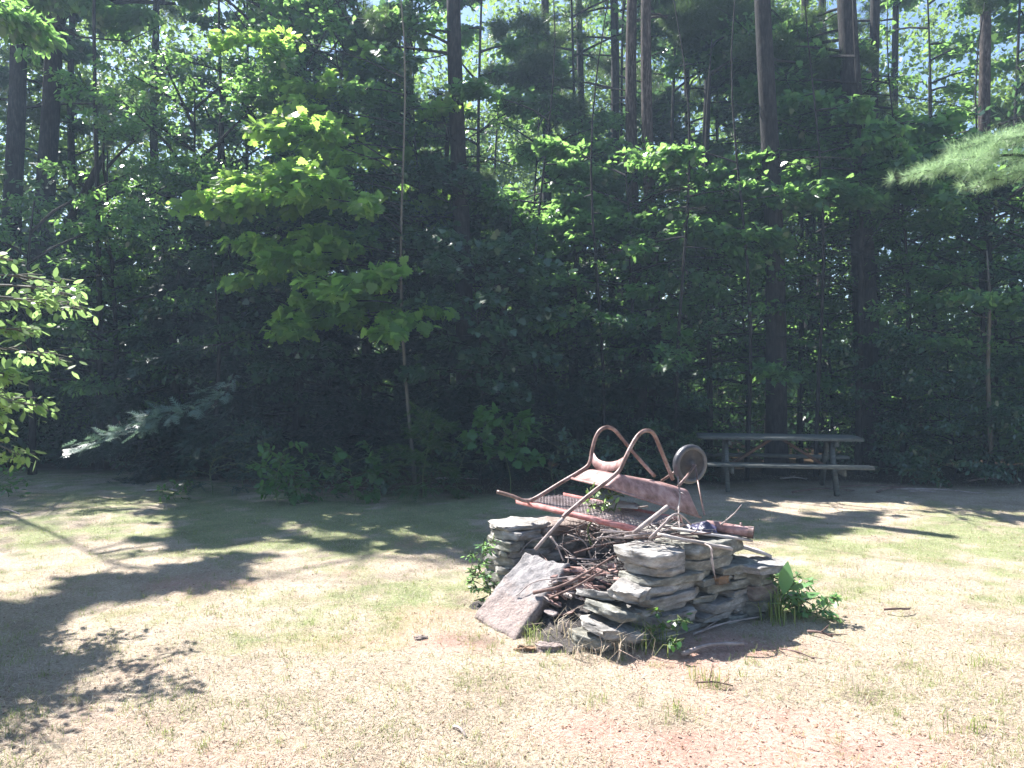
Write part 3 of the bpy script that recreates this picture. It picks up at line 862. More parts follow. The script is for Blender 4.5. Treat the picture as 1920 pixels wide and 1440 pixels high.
def bough_tree(name, base, H, r, paths, n, size, mat, tmpl, label, kind='flat', bark='bark', extra=None, twigk=16, lenf=.3, jit=.05, brn=.02, tilt=.3):
    root = empty(name, (base[0], base[1], 0), label, 'tree')
    tr = MB(); path = trunk_path((base[0], base[1], 0), H); tr.tube(path, r * (1 - .8 * np.linspace(0, 1, len(path))), 10)
    tr.build('trunk', bark, root, True)
    for pts, q in zip(paths, n):
        P = np.array([tuple(p) for p in pts]); L = np.linalg.norm(P[-1] - P[0])
        w = MB(); w.tube(P, np.linspace(brn, .004, len(P)), 5, cap=False)
        a, b = twigs_on(P, L, twigk, .8, .12, lenf)
        a = np.vstack([a, P[:-1]]); b = np.vstack([b, P[1:]])
        for x, y in zip(a, b): w.tube([x, y], [.005, .002], 3, cap=False)
        X, d = spread_leaves(a, b, q, jit, .6, .8)
        nn = unit(np.array([0, 0, 1.0]) + RNG.normal(0, tilt, X.shape)) if kind == 'flat' else unit(RNG.normal(0, 1, X.shape))
        d = unit(d + RNG.normal(0, .35, X.shape))
        if kind != 'flat': d[:, 2] += .25
        c = MB(); c.leaves(tmpl, X, d, nn, size * RNG.uniform(.7, 1.15, q))
        bo = w.build('bough', bark, root)
        c.build('needles', 'sunlitfir' if mat == 'fir' and q == 330 else mat, bo)
    return root


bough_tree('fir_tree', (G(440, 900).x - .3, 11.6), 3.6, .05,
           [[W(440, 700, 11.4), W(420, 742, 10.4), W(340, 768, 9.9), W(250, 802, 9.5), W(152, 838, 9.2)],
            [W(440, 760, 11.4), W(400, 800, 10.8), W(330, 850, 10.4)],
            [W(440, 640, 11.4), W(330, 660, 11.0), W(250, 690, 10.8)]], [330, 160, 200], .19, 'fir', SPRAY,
           'dark fir reaching one drooping bough, coloured as sunlit, towards the lawn at left', twigk=22, lenf=.22)
bough_tree('white_pine_tree', (6.7, 7.4), 9, .14,
           [[(6.65, 7.4, 3.4), (5.6, 6.9, 3.55), W(1900, 290, 6.6), W(1820, 295, 6.4), W(1745, 320, 6.3)],
            [(6.65, 7.4, 3.8), (5.6, 7.0, 3.8), W(1960, 250, 6.8), W(1880, 262, 6.7), W(1835, 268, 6.6)],
            [(6.65, 7.4, 3.0), (5.7, 7.0, 3.2), W(1980, 310, 6.7), W(1900, 325, 6.6), W(1850, 340, 6.5)],
            [(6.65, 7.4, 5.2), (7.6, 6.8, 5.4), (8.6, 6.4, 5.2)], [(6.65, 7.4, 6.2), (6.9, 8.6, 6.5), (7.3, 9.4, 6.3)]],
           [800, 480, 480, 400, 400], .105, 'whitepine', TUFTX, 'white pine at the right edge holding out a glowing soft needled bough', kind='tuft', twigk=22, lenf=.22, jit=.03)


def weed(px, py, h, R, n, size, mat, tmpl, label, name='seedling', cat='plant', kind='broad', group=None, nbr=9, z0=.1, **kw):
    b = G(px, py)
    return crown_tree(name, (b.x, b.y), h, .008, z0 * h, R, nbr, n, size, mat, tmpl, label, group, bark='stem', cull=False, cat=cat, kind=kind, twigk=4, jit=size * .4, **kw)


weed(398, 925, .62, .52, 260, .12, 'fir', SPRAY, 'small bluish fir seedling at the shaded lawn edge', name='fir_seedling', kind='flat', nbr=12)
weed(455, 915, .8, .5, 260, .12, 'fir', SPRAY, 'taller bluish fir seedling behind the small one', name='fir_seedling', kind='flat', nbr=12)
weed(520, 948, .72, .36, 200, .12, 'seedling', OVAL, 'leafy green seedling right of the fir seedlings')
weed(560, 942, .5, .34, 150, .11, 'seedling', OVAL, 'lower green seedling beside the leafy one')
weed(610, 935, .42, .4, 160, .09, 'deep', OVAL, 'dark low seedling between two green seedlings')
weed(665, 942, .72, .34, 170, .12, 'seedling', MAPLE, 'green maple seedling left of the green fir sapling')
weed(720, 930, .5, .3, 120, .10, 'deep', OVAL, 'dim little seedling tucked at the foot of the maple')
weed(795, 935, 1.15, .85, 900, .13, 'greenfir', SPRAY, 'green fir sapling spreading at the foot of the maple', name='fir_sapling', cat='sapling', kind='flat', nbr=26, prof=cone)
weed(955, 745 + 190, 1.0, .5, 260, .14, 'seedling', MAPLE, 'shadowy maple seedling behind the left end of the barrow', z0=.5)
weed(12, 935, .34, .3, 70, .10, 'seedling', OVAL, 'small leafy weed on the lawn at the left edge')
weed(330, 940, .2, .22, 60, .07, 'seedling', OVAL, 'tiny weed in a spot of sun at the lawn edge')
for i, (px, py, h) in enumerate([(1180, 920, .7), (1240, 915, .6), (1300, 905, .8), (1690, 905, .7), (1760, 915, .5), (1850, 905, .9), (1910, 900, .8), (60, 870, .5), (170, 875, .5), (250, 885, .6), (860, 925, .7), (1040, 925, .7), (1120, 922, .5)]):
    weed(px, py, h, .5, 230, .09, 'deep', OVAL, 'dim leafy plant in the shade along the forest edge', group='low plants along the forest edge', name='edge_plant', nbr=11)

weed(915, 1122, .38, .09, 170, .036, 'weed', OVAL, 'bright weed climbing the left corner of the stone pit', nbr=14)
weed(905, 1140, .2, .1, 110, .034, 'weed', OVAL, 'small bright weed at the foot of the leaning slab', nbr=10)
weed(1495, 1148, .2, .1, 260, .042, 'weed', OVAL, 'bushy light green weed right of the stone pit', nbr=14)
weed(1520, 1165, .2, .2, 240, .045, 'weed', OVAL, 'small pale weed at the outer side of the bushy one', nbr=10)
weed(1245, 1215, .2, .15, 70, .05, 'seedling', OVAL, 'green weed in shade against the near pit corner', nbr=8)
weed(1110, 915 + 70, .36, .16, 40, .05, 'shrub', OVAL, 'yellow green leaves poking up through the grill mesh', z0=.6) .location = Vector((.57, 5.3, .42))
# burdock like plant
bd = empty('burdock_plant', G(1462, 1150), 'plant with one big upright green leaf beside the pit', 'plant')
big = poly([(0, .02), (.12, .12), (.35, .24), (.6, .23), (.82, .12), (1, 0), (.82, -.12), (.6, -.23), (.35, -.24), (.12, -.12), (0, -.02)], .15)
for (px, py, Yd, d, n_, sz) in ((1470, 1114, 4.74, (.12, .1, 1), (-.7, -.6, .15), .21), (1440, 1085, 4.9, (-.6, .1, .35), (-.2, -.3, 1), .16), (1475, 1105, 4.85, (.6, -.3, .3), (-.2, -.2, 1), .17), (1455, 1130, 4.8, (-.2, -.6, .2), (-.2, -.2, 1), .15), (1500, 1120, 4.9, (.8, .1, .2), (0, -.2, 1), .15)):
    lf = MB(); p = W(px, py, Yd)
    lf.leaves(big, np.array([tuple(p)]), np.array([d]), np.array([n_]), np.array([sz]))
    lf.tube([bd.location, (bd.location + p) / 2 + Vector((0, 0, .02)), p], [.006, .005, .004], 5)
    lf.build('leaf', 'weed', bd)
TG = 'grass tufts on the lawn'
for (px, py, n_, h, mt, lb) in ((1165, 1225, 60, .2, 'straw', 'tall dry grass tuft in front of the pit opening'), (1215, 1215, 60, .2, 'grass', 'green grass tuft at the near corner of the pit'),
                                (1060, 1200, 34, .22, 'straw', 'thin dry stalks before the dark hollow under the stones'), (1000, 1200, 40, .14, 'grass', 'green tuft at the foot of the leaning slab'),
                                (1100, 1235, 40, .12, 'straw', 'low dry tuft left of the tall dry one'), (1320, 1275, 40, .11, 'grass', 'yellow green tuft below the pit shadow, left one'),
                                (1345, 1290, 40, .1, 'grass', 'yellow green tuft below the pit shadow, right one'), (1270, 1345, 50, .1, 'grass', 'small green tuft on the lawn below the pit'),
                                (1820, 1370, 50, .1, 'grass', 'pale green tuft near the lower right corner'), (1110, 1325, 40, .09, 'grass', 'small tuft left of the one below the pit'),
                                (1455, 1165, 60, .26, 'grass', 'long grass beneath the big leaved plant'), (880, 1280, 26, .07, 'grass', 'tiny tuft alone on the bright lawn'),
                                (730, 1300, 26, .08, 'grass', 'low tuft on the bright lawn left of centre'), (1600, 1300, 40, .1, 'straw', 'pale dry tuft on the right lawn'),
                                (1840, 1250, 40, .1, 'grass', 'tuft at the right edge of the lawn')):
    tuft(px, py, n_, h, mt, lb, TG, spread=.07 if h > .15 else .045)

# ------------------------------------------------------------------ picnic table
M['table'] = solid_mat('weathered grey green board', [(.25, (.05, .055, .053)), (.55, (.12, .128, .12)), (.8, (.20, .21, .195))], 4, 8, .85, .5, (.6, 14, 14), .2)
M['table_brown'] = solid_mat('brown weathered brace', [(.3, (.09, .05, .035)), (.7, (.18, .11, .08))], 6, 6, .85, .4)
TO = Vector((2.66, 10.5, 0)); E = Vector((.978, -.207, 0)).normalized(); Nn = Vector((-E.y, E.x, 0))
tb = empty('picnic_table', TO + E * 1.09 + Nn * .37, 'weathered grey wooden picnic table in shade at the forest edge', 'picnic table')


def tbox(mb, s0, s1, t0, t1, z0, z1):
    c = TO + E * ((s0 + s1) / 2) + Nn * ((t0 + t1) / 2) + Vector((0, 0, (z0 + z1) / 2))
    mb.box(c, (s1 - s0, t1 - t0, z1 - z0), [[E.x, Nn.x, 0], [E.y, Nn.y, 0], [0, 0, 1]])


def tbeam(mb, a, b, w, d):
    """beam between two (s,t,z) points"""
    A = TO + E * a[0] + Nn * a[1] + Vector((0, 0, a[2])); B = TO + E * b[0] + Nn * b[1] + Vector((0, 0, b[2]))
    x = (B - A).normalized(); y = Nn if abs(x.dot(Nn)) < .3 else E
    z = x.cross(y).normalized(); y = z.cross(x)
    mb.box((A + B) / 2, ((B - A).length, w, d), [[x.x, y.x, z.x], [x.y, y.y, z.y], [x.z, y.z, z.z]])


mb = MB()
for k in range(5):
    o_ = random.uniform(-.015, .015)
    tbox(mb, o_, 2.18 + o_, k * .149, k * .149 + .142, .728 + random.uniform(-.003, .002), .775 + random.uniform(-.003, .003))
mb.build('tabletop', 'table', tb)
for t0 in (-.45, .94):
    mb = MB(); tbox(mb, 0, 2.2, t0, t0 + .122, .394, .438); tbox(mb, .012, 2.185, t0 + .13, t0 + .252, .394, .434); mb.build('bench_seat', 'table', tb)
for s0 in (.38, 1.80):
    for sg in (0, 1):
        a = (s0, .24 if sg == 0 else .50, .732); b = (s0, -.14 if sg == 0 else .88, 0)
        mb = MB(); tbeam(mb, a, b, .05, .13); mb.build('leg', 'table', tb)
    mb = MB(); tbox(mb, s0 + .022, s0 + .06, -.42, 1.16, .30, .393); mb.build('bench_support', 'table', tb)
    mb = MB(); tbox(mb, s0 + .022, s0 + .06, .03, .71, .65, .733); mb.build('top_cleat', 'table', tb)
    c_ = 1 if s0 < 1 else -1
    mb = MB(); tbeam(mb, (s0 + c_ * .06 + .02, .37, .34), (1.09 - c_ * .06, .37, .73), .08, .04); mb.build('diagonal_brace', 'table_brown', tb)

# ------------------------------------------------------------------ stone fire pit
def slate(name, st, isl=.25, **kw):
    return solid_mat(name, st, kw.pop('scale', 9), 8, .85, .7, kw.pop('stretch', (1, 1, 2.5)), .25, bscale=30, **kw)
M['slate'] = slate('grey slate', [(.28, (.10, .095, .09)), (.5, (.25, .235, .22)), (.7, (.46, .44, .415))])
M['slate_green'] = slate('lichened slate', [(.28, (.08, .078, .068)), (.5, (.19, .185, .16)), (.72, (.43, .42, .38))])
M['slate_brown'] = slate('brown stone', [(.28, (.09, .07, .06)), (.5, (.21, .165, .145)), (.72, (.36, .31, .28))])
M['slate_orange'] = slate('orange stone', [(.3, (.13, .09, .06)), (.6, (.26, .16, .095))])
M['slab'] = solid_mat('scaly grey slab', [(.25, (.12, .112, .115)), (.5, (.235, .22, .22)), (.75, (.37, .345, .34))], 18, 10, .9, 1.0, None, .2, bscale=34)
M['ash'] = solid_mat('ash and charred dirt', [(.3, (.02, .018, .018)), (.6, (.08, .07, .065)), (.8, (.2, .17, .16))], 20, 8, .95, .8)


def stone_mesh(L, D, H, rough=1.0, n=11):
    """irregular flat stone centred on its base, as MB arrays"""
    th = np.linspace(0, 2 * PI, n, endpoint=False) + RNG.uniform(-.16, .16, n)
    rr = 1 / (np.abs(np.cos(th)) ** 7 + np.abs(np.sin(th)) ** 7) ** (1 / 7) * RNG.uniform(.88, 1.03, n)
    o = np.stack([np.cos(th) * rr * L / 2, np.sin(th) * rr * D / 2], 1)
    V = []
    for z, k in ((0, .96), (.10, 1.0), (.5, 1.02), (.9, 1.0), (1.0, .965)):
        q = o * k + RNG.normal(0, .006 * rough, o.shape)
        V.append(np.column_stack([q, np.full(n, z * H) + RNG.normal(0, .003 * rough, n)]))
    V.append(np.column_stack([o * .45 + RNG.normal(0, .01, o.shape), np.full(n, H * 1.02) + RNG.normal(0, .003 * rough, n)]))
    V = np.vstack(V + [[[0, 0, H]], [[0, 0, 0]]])
    F = []
    for r in range(5):
        for j in range(n):
            F.append([r * n + j, r * n + (j + 1) % n, (r + 1) * n + (j + 1) % n, (r + 1) * n + j])
    T = []
    for j in range(n):
        T.append([5 * n + j, 5 * n + (j + 1) % n, 6 * n]); T.append([(j + 1) % n, j, 6 * n + 1])
    return V, np.array(F), np.array(T)


TX1 = bpy.data.textures.new('stone lumps', 'CLOUDS'); TX1.noise_scale = .11
TX2 = bpy.data.textures.new('stone grain', 'CLOUDS'); TX2.noise_scale = .022
REFO = ground


def put_stone(u, v, z, L, D, H, ang=0.0, mat='slate', parent=None, tilt=(0, 0), rough=1.0, name='stone', world_xy=None, label=None):
    V, F, T = stone_mesh(L, D, H, rough)
    a = math.atan2(U.y, U.x) + ang
    Rm = Matrix.Rotation(a, 3, 'Z') @ Matrix.Rotation(tilt[0], 3, 'X') @ Matrix.Rotation(tilt[1], 3, 'Y')
    c = PIT_O + U * u + Vv * v if world_xy is None else Vector((world_xy[0], world_xy[1], 0))
    c = Vector((c.x, c.y, z))
    V = V @ np.array(Rm).T + np.array(c)
    mb = MB(); mb.add(V, F); mb.f.append(T)
    o = mb.build(name, mat, parent)
    bv = o.modifiers.new('bevel', 'BEVEL'); bv.width = .004; bv.segments = 1; bv.limit_method = 'ANGLE'; bv.angle_limit = .5
    sb = o.modifiers.new('fine', 'SUBSURF'); sb.subdivision_type = 'SIMPLE'; sb.levels = sb.render_levels = 2
    for tx, st in ((TX1, .012), (TX2, .013)):
        dm = o.modifiers.new('rough', 'DISPLACE'); dm.texture = tx; dm.strength = st; dm.mid_level = .5; dm.texture_coords = 'OBJECT'; dm.texture_coords_object = REFO
    if label: o['label'] = label
    return o


pit = empty('stone_fire_pit', PIT_O + U * .5 + Vv * .8, 'U shaped fire pit of stacked flat grey stones, open towards the left', 'fire pit')


def smat():
    return random.choices(['slate', 'slate_green', 'slate_brown'], [5, 5, 1])[0]


def wall(u0, u1, v0, v1, heights, along, nst, z=0.0, skip_top=0, flare=0.0):
    for ci, h in enumerate(heights):
        k = nst + (ci % 2)
        cuts = np.linspace(0, 1, k + 1); cuts[1:-1] += RNG.uniform(-.3, .3, k - 1) / k
        off = flare * (1 - ci / len(heights))
        for j in range(k):
            a, b = cuts[j], cuts[j + 1]
            jitv = random.uniform(-.02, .02)
            if along == 'u':
                L = (u1 - u0) * (b - a); uc = u0 + (u1 - u0) * (a + b) / 2; vc = (v0 + v1) / 2 + jitv
                put_stone(uc - (off if j == 0 else 0), vc, z, L + .025 + (off if j == 0 else 0), (v1 - v0) * random.uniform(.95, 1.08), h * random.uniform(.93, .99), random.uniform(-.05, .05), smat(), pit, (random.uniform(-.02, .02), random.uniform(-.02, .02)))
            else:
                L = (v1 - v0) * (b - a); vc = v0 + (v1 - v0) * (a + b) / 2; uc = (u0 + u1) / 2 + jitv
                put_stone(uc, vc, z, (u1 - u0) * random.uniform(.95, 1.05), L + .03, h * random.uniform(.93, .99), random.uniform(-.05, .05), smat(), pit, (random.uniform(-.02, .02), random.uniform(-.02, .02)))
        z += h
    return z


# right arm, its shaded long side faces the camera
zt = wall(.03, .98, 0, .34, [.06, .045, .07, .04, .065, .05, .055], 'u', 2, z=-.02, flare=.08)
put_stone(.20, .19, zt, .34, .36, .062, .1, 'slate', pit, (0, .0), label='pale stone under the top slabs')
put_stone(.58, .19, zt, .46, .38, .066, -.05, 'slate_green', pit)
put_stone(.17, .20, zt + .064, .36, .38, .085, .14, 'slate', pit, (.03, .02), 1.4, label='pale grey cap stone with a rounded end')
put_stone(.62, .19, zt + .066, .66, .40, .095, -.04, 'slate_green', pit, (0, -.01), 1.4, label='thick dark cap slab on the right')
put_stone(.98, .04, .30, .42, .36, .05, .1, 'slate', pit, (.02, .04), label='thin grey ledge stone sticking out at right')
put_stone(.98, .06, .0, .30, .30, .11, .2, 'slate_green', pit); put_stone(1.0, .07, .11, .28, .28, .10, -.2, 'slate_brown', pit); put_stone(.98, .08, .21, .28, .28, .09, .1, 'slate_green', pit)
put_stone(.60, .003, .262, .12, .05, .05, 0, 'slate_orange', pit, label='rust orange stone set in the shaded side')
# splayed lower stones at the near end
for a in ((-.16, .16, .16, .34, .30, .05, .2, 'slate_green', (.10, .22)), (-.22, .10, .08, .40, .30, .05, -.2, 'slate', (.06, .25)), (-.10, .34, .20, .30, .26, .04, .5, 'slate', (0, .3)),
          (-.06, .12, .27, .24, .22, .06, .3, 'slate', (.1, -.05)), (-.22, .18, .0, .40, .30, .07, .1, 'slate_green', (0, .08))):
    put_stone(a[0], a[1], a[2], a[3], a[4], a[5], a[6], a[7], pit, a[8], 1.5)
# left arm
zl = wall(-.14, .92, 1.32, 1.68, [.065, .075, .06, .07, .055, .075], 'u', 3, z=-.02)
put_stone(.02, 1.49, zl, .34, .38, .065, .1, 'slate', pit, (0, .0), 1.3, label='pale block at the left corner')
put_stone(.36, 1.49, zl, .38, .38, .075, -.1, 'slate_brown', pit, (0, .02), 1.2, label='brown cap stone on the left arm')
put_stone(.74, 1.49, zl, .36, .36, .06, .1, 'slate_brown', pit)
put_stone(.06, 1.5, zl + .067, .44, .36, .035, .0, 'slate', pit)
# back wall
zb = wall(.93, 1.27, .40, 1.68, [.07, .06, .08, .07, .08, .06], 'v', 3, z=-.02)

# ash bed
nu, nv = 40, 44
uu, vv_ = np.meshgrid(np.linspace(-.22, 1.0, nu), np.linspace(.38, 1.36, nv))
zz = .05 + .15 * np.clip((uu + .2) / .7, 0, 1) + (vnoise(uu * 9, vv_ * 9, 41) - .5) * .07 + (vnoise(uu * 25, vv_ * 25, 42) - .5) * .035
zz -= .12 * np.clip((-.02 - uu) / .2, 0, 1)
XX = PIT_O.x + U.x * uu + Vv.x * vv_; YY = PIT_O.y + U.y * uu + Vv.y * vv_
mb = MB()
ii = np.arange(nv - 1)[:, None] * nu; jj = np.arange(nu - 1)[None]
mb.add(np.stack([XX, YY, zz], -1).reshape(-1, 3), np.stack([ii + jj, ii + jj + 1, ii + nu + jj + 1, ii + nu + jj], -1).reshape(-1, 4))
tag(mb.build('ash_bed', 'ash'), 'dark ash and charred dirt inside the stone pit', 'ash', kind='stuff')

# pinkish dirt that has collected on the lower part of the slab
nt = M['slab'].node_tree
pbn = [n_ for n_ in nt.nodes if n_.type == 'BSDF_PRINCIPLED'][0]
old = pbn.inputs['Base Color'].links[0].from_socket
tco = nd(nt, 'ShaderNodeTexCoord'); sx = nd(nt, 'ShaderNodeSeparateXYZ'); nt.links.new(tco.outputs['Object'], sx.inputs[0])
ma = nd(nt, 'ShaderNodeMath', operation='MULTIPLY_ADD'); nt.links.new(noise(nt, 12, 6, .7, tco.outputs['Object']), ma.inputs[0]); ma.inputs[1].default_value = .35; nt.links.new(sx.outputs[2], ma.inputs[2])
mr = nd(nt, 'ShaderNodeMapRange'); nt.links.new(ma.outputs[0], mr.inputs[0]); mr.inputs[1].default_value = .30; mr.inputs[2].default_value = .38; mr.inputs[3].default_value = .85; mr.inputs[4].default_value = 0
dirt = ramp(nt, noise(nt, 60, 6, .8, tco.outputs['Object']), [(.3, (.12, .09, .08)), (.5, (.25, .195, .175)), (.7, (.39, .33, .30))])
nt.links.new(mixc(nt, mr.outputs[0], old, dirt), pbn.inputs['Base Color'])

# leaning slab: corners from the photograph's outline, each at its own distance
def slab(name, top, t, mat, label, cat, nx=16, ny=18, amp=.016, rim=.02, seed=3):
    A, B, C, D = [np.array(tuple(p)) for p in top]     # A far-left, B far-right, C near-right, D near-left
    nrm = np.cross(B - A, D - A); nrm /= np.linalg.norm(nrm)
    if nrm[2] < 0: nrm = -nrm
    s_, r_ = np.meshgrid(np.linspace(0, 1, nx), np.linspace(0, 1, ny))
    def edge(q, sd): return (vnoise(q * 4, q * 0 + sd, seed) - .5) * rim * 2 + (vnoise(q * 11, q * 0 + sd, seed + 5) - .5) * rim
    S = s_ + edge(r_, 1.3) * (1 - s_) * 1.5 + edge(r_, 5.3) * s_ * 1.5
    Rr = r_ + edge(s_, 9.3) * (1 - r_) + edge(s_, 3.3) * r_ * 1.2
    P = (A * (1 - S)[..., None] + B * S[..., None]) * (1 - Rr)[..., None] + (D * (1 - S)[..., None] + C * S[..., None]) * Rr[..., None]
    h = (vnoise(S * 6, Rr * 6, seed + 1) - .5) * 1.6 + (vnoise(S * 15, Rr * 15, seed + 2) - .5) + (vnoise(S * 3, Rr * 2, seed + 7) - .5) * 1.5
    ed = np.minimum(np.minimum(s_, 1 - s_), np.minimum(r_, 1 - r_)); h = h * amp - .02 * (ed < .01)
    Tp = P + nrm * h[..., None]; Bt = P - nrm * t * (.8 + .4 * vnoise(S * 5, Rr * 5, seed + 3))[..., None]
    mb = MB(); k = nx * ny
    ii = np.arange(ny - 1)[:, None] * nx; jj = np.arange(nx - 1)[None]
    q = np.stack([ii + jj, ii + jj + 1, ii + nx + jj + 1, ii + nx + jj], -1).reshape(-1, 4)
    ring = list(range(nx)) + [nx * i + nx - 1 for i in range(1, ny)] + [nx * (ny - 1) + i for i in range(nx - 2, -1, -1)] + [nx * i for i in range(ny - 2, 0, -1)]
    rg = np.array(ring); side = np.stack([rg, np.roll(rg, -1), np.roll(rg, -1) + k, rg + k], -1)
    mb.add(np.vstack([Tp.reshape(-1, 3), Bt.reshape(-1, 3)]), np.vstack([q[:, ::-1], q + k, side]))
    o = mb.build(name, mat); tag(o, label, cat)
    return o


slab('stone_slab', [W(983, 1034, 5.15), W(1066, 1056, 4.92), W(962, 1203, 4.42), W(884, 1153, 4.86)], .10, 'slab', 'big rough grey slab leaning against the open end of the pit', 'stone slab', 30, 34, .014, .022)

# ------------------------------------------------------------------ wheelbarrow, upside down on the pit
def rustmat(name, a, b, c_, rough=.75):
    return solid_mat(name, [(.3, a), (.5, b), (.72, c_)], 11, 8, rough, .25, None, .35, bscale=40)
M['rust'] = rustmat('faded rusty red paint', (.10, .048, .04), (.27, .16, .15), (.45, .32, .31), .5)
M['rust_tube'] = rustmat('rusty tube', (.045, .025, .02), (.19, .115, .098), (.42, .33, .31), .42)
M['redbar'] = rustmat('red primer bar', (.20, .07, .06), (.38, .15, .14), (.48, .28, .27), .6)
M['tyre'] = solid_mat('weathered tyre', [(.3, (.03, .03, .035)), (.7, (.10, .10, .115))], 10, 5, .35, .2, None, .5)
M['hub'] = rustmat('dark rusty wheel disc', (.022, .02, .02), (.05, .044, .043), (.10, .088, .084))

wb = empty('wheelbarrow', (.75, 5.35, .5), 'rusty wheelbarrow lying upside down across the stone pit', 'wheelbarrow')


def smooth_path(pts, n=6):
    P = [Vector(p) for p in pts]; P = [P[0] * 2 - P[1]] + P + [P[-1] * 2 - P[-2]]
    out = []
    for i in range(1, len(P) - 2):
        for k in range(n):
            t = k / n
            out.append(.5 * ((2 * P[i]) + (-P[i - 1] + P[i + 1]) * t + (2 * P[i - 1] - 5 * P[i] + 4 * P[i + 1] - P[i + 2]) * t * t + (-P[i - 1] + 3 * P[i] - 3 * P[i + 1] + P[i + 2]) * t ** 3))
    out.append(P[-2])
    return out


far = [W(932, 922, 5.62), W(960, 930, 5.58), W(984, 939, 5.55), W(1002, 935, 5.56), W(1050, 906, 5.62), W(1095, 879, 5.68), W(1106, 866, 5.7), W(1110, 845, 5.72), W(1117, 820, 5.74), W(1126, 806, 5.76), W(1139, 801, 5.78),
       W(1153, 807, 5.82), W(1166, 822, 5.86), W(1195, 857, 5.92), W(1228, 893, 5.98)]
near = [W(1056, 970, 4.98), W(1064, 962, 5.0), W(1105, 928, 5.06), W(1150, 893, 5.12), W(1163, 879, 5.15), W(1172, 860, 5.17), W(1184, 836, 5.2), W(1196, 817, 5.23), W(1208, 808, 5.27), W(1220, 809, 5.31), W(1229, 819, 5.35), W(1244, 855, 5.42), W(1262, 899, 5.5)]
for pts in (far, near):
    mb = MB(); mb.tube(smooth_path(pts), .0145, 10); mb.build('frame_tube', 'rust_tube', wb, True)

FH, NH, NW, FW = W(1103, 879, 5.62), W(1163, 889, 5.2), W(1292, 919, 5.58), W(1236, 902, 5.98)
RFH, RNH, RNW, RFW = W(1072, 897, 5.6), W(1139, 914, 5.08), W(1314, 970, 5.44), W(1262, 946, 5.95)


def sheet_obj(name, faces, mat, parent, th=.004, bevel=0.0, sub=0):
    me = bpy.data.meshes.new(name); pts = []; F = []
    for f in faces:
        idx = []
        for p in f:
            p = Vector(p)
            for i, q in enumerate(pts):
                if (q - p).length < 1e-5: idx.append(i); break
            else:
                pts.append(p); idx.append(len(pts) - 1)
        F.append(idx)
    off = parent_world(parent)
    me.from_pydata([tuple(p - off) for p in pts], [], F); me.update()
    me.materials.append(M[mat])
    o = bpy.data.objects.new(name, me); COL.objects.link(o); o.parent = parent
    if bevel:
        b = o.modifiers.new('bevel', 'BEVEL'); b.width = bevel; b.segments = 5; b.limit_method = 'ANGLE'; b.angle_limit = .2
    s = o.modifiers.new('solid', 'SOLIDIFY'); s.thickness = th; s.offset = 0
    me.polygons.foreach_set('use_smooth', np.ones(len(me.polygons), bool))
    return o


tray = sheet_obj('tray', [[FH, NH, NW, FW], [FH, RFH, RNH, NH], [NH, RNH, RNW, NW], [NW, RNW, RFW, FW], [FW, RFW, RFH, FH]], 'rust', wb, .004, .028)
mb = MB()
for a, b in ((RFH, RNH), (RNH, RNW), (RNW, RFW), (RFW, RFH)):
    mb.tube([a, b], .009, 8)
mb.build('rim', 'rust', tray, True)
up = smooth_path([W(1112, 846, 5.72), W(1121, 860, 5.6), W(1138, 866, 5.45), W(1156, 864, 5.28), W(1170, 857, 5.18)], 5)
lo = smooth_path([W(1107, 864, 5.71), W(1118, 879, 5.6), W(1134, 885, 5.45), W(1152, 882, 5.28), W(1163, 877, 5.16)], 5)
sheet_obj('saddle_brace', [[up[i], up[i + 1], lo[i + 1], lo[i]] for i in range(len(up) - 1)], 'rust', wb, .005)
# wheel
WC = W(1294, 870, 5.9); ax = Vector((.42, -.90, -.05)).normalized()
e1 = ax.cross(Vector((0, 0, 1))).normalized(); e2 = ax.cross(e1).normalized()
wheel = empty('wheel', WC - parent_world(wb)); wheel.parent = wb


def revolve(name, prof, mat, seg=36):
    """profile of (radius, offset along the axle)"""
    V = []; n = len(prof)
    for k in range(seg):
        a = k / seg * 2 * PI
        for r, o_ in prof:
            V.append(tuple(WC + (e1 * math.cos(a) + e2 * math.sin(a)) * r + ax * o_))
    F = []
    for k in range(seg):
        for i in range(n - 1):
            F.append([k * n + i, ((k + 1) % seg) * n + i, ((k + 1) % seg) * n + i + 1, k * n + i + 1])
    mb = MB(); mb.add(np.array(V), np.array(F)); return mb.build(name, mat, wheel, True)


revolve('tyre', [(.118, .025), (.135, .034), (.150, .028), (.157, .012), (.158, 0), (.157, -.012), (.150, -.028), (.135, -.034), (.118, -.025), (.118, .025)], 'tyre')
revolve('rim_disc', [(.119, .02), (.105, .012), (.06, .006), (.03, .012), (.028, .04), (0.0, .04), (0, -.04), (.028, -.04), (.03, -.012), (.06, -.006), (.105, -.012), (.119, -.02)], 'hub')
for a, b, r_ in ((WC + ax * .06, W(1272, 912, 5.6), .011), (WC + ax * .06, W(1321, 965, 5.42), .007), (WC - ax * .055, W(1240, 902, 5.97), .011)):
    mb = MB(); mb.tube([a, (a + b) / 2 + Vector((0, 0, -.008)), b], r_, 8); mb.build('wheel_bracket', 'rust_tube', wb, True)
mb = MB(); mb.tube([WC - ax * .07, WC + ax * .07], .009, 8); mb.build('axle', 'rust_tube', wb, True)

# ------------------------------------------------------------------ grill grate lying across the arms
gr = empty('grill_grate', (.45, 5.3, .58), 'red edged wire mesh grill lying under the wheelbarrow', 'grill grate')
b0 = Vector((.03, 5.66, .632)); b1 = Vector((.80, 4.80, .585)); gd = (b1 - b0).normalized(); gs = Vector((-gd.y, gd.x, 0)).normalized()


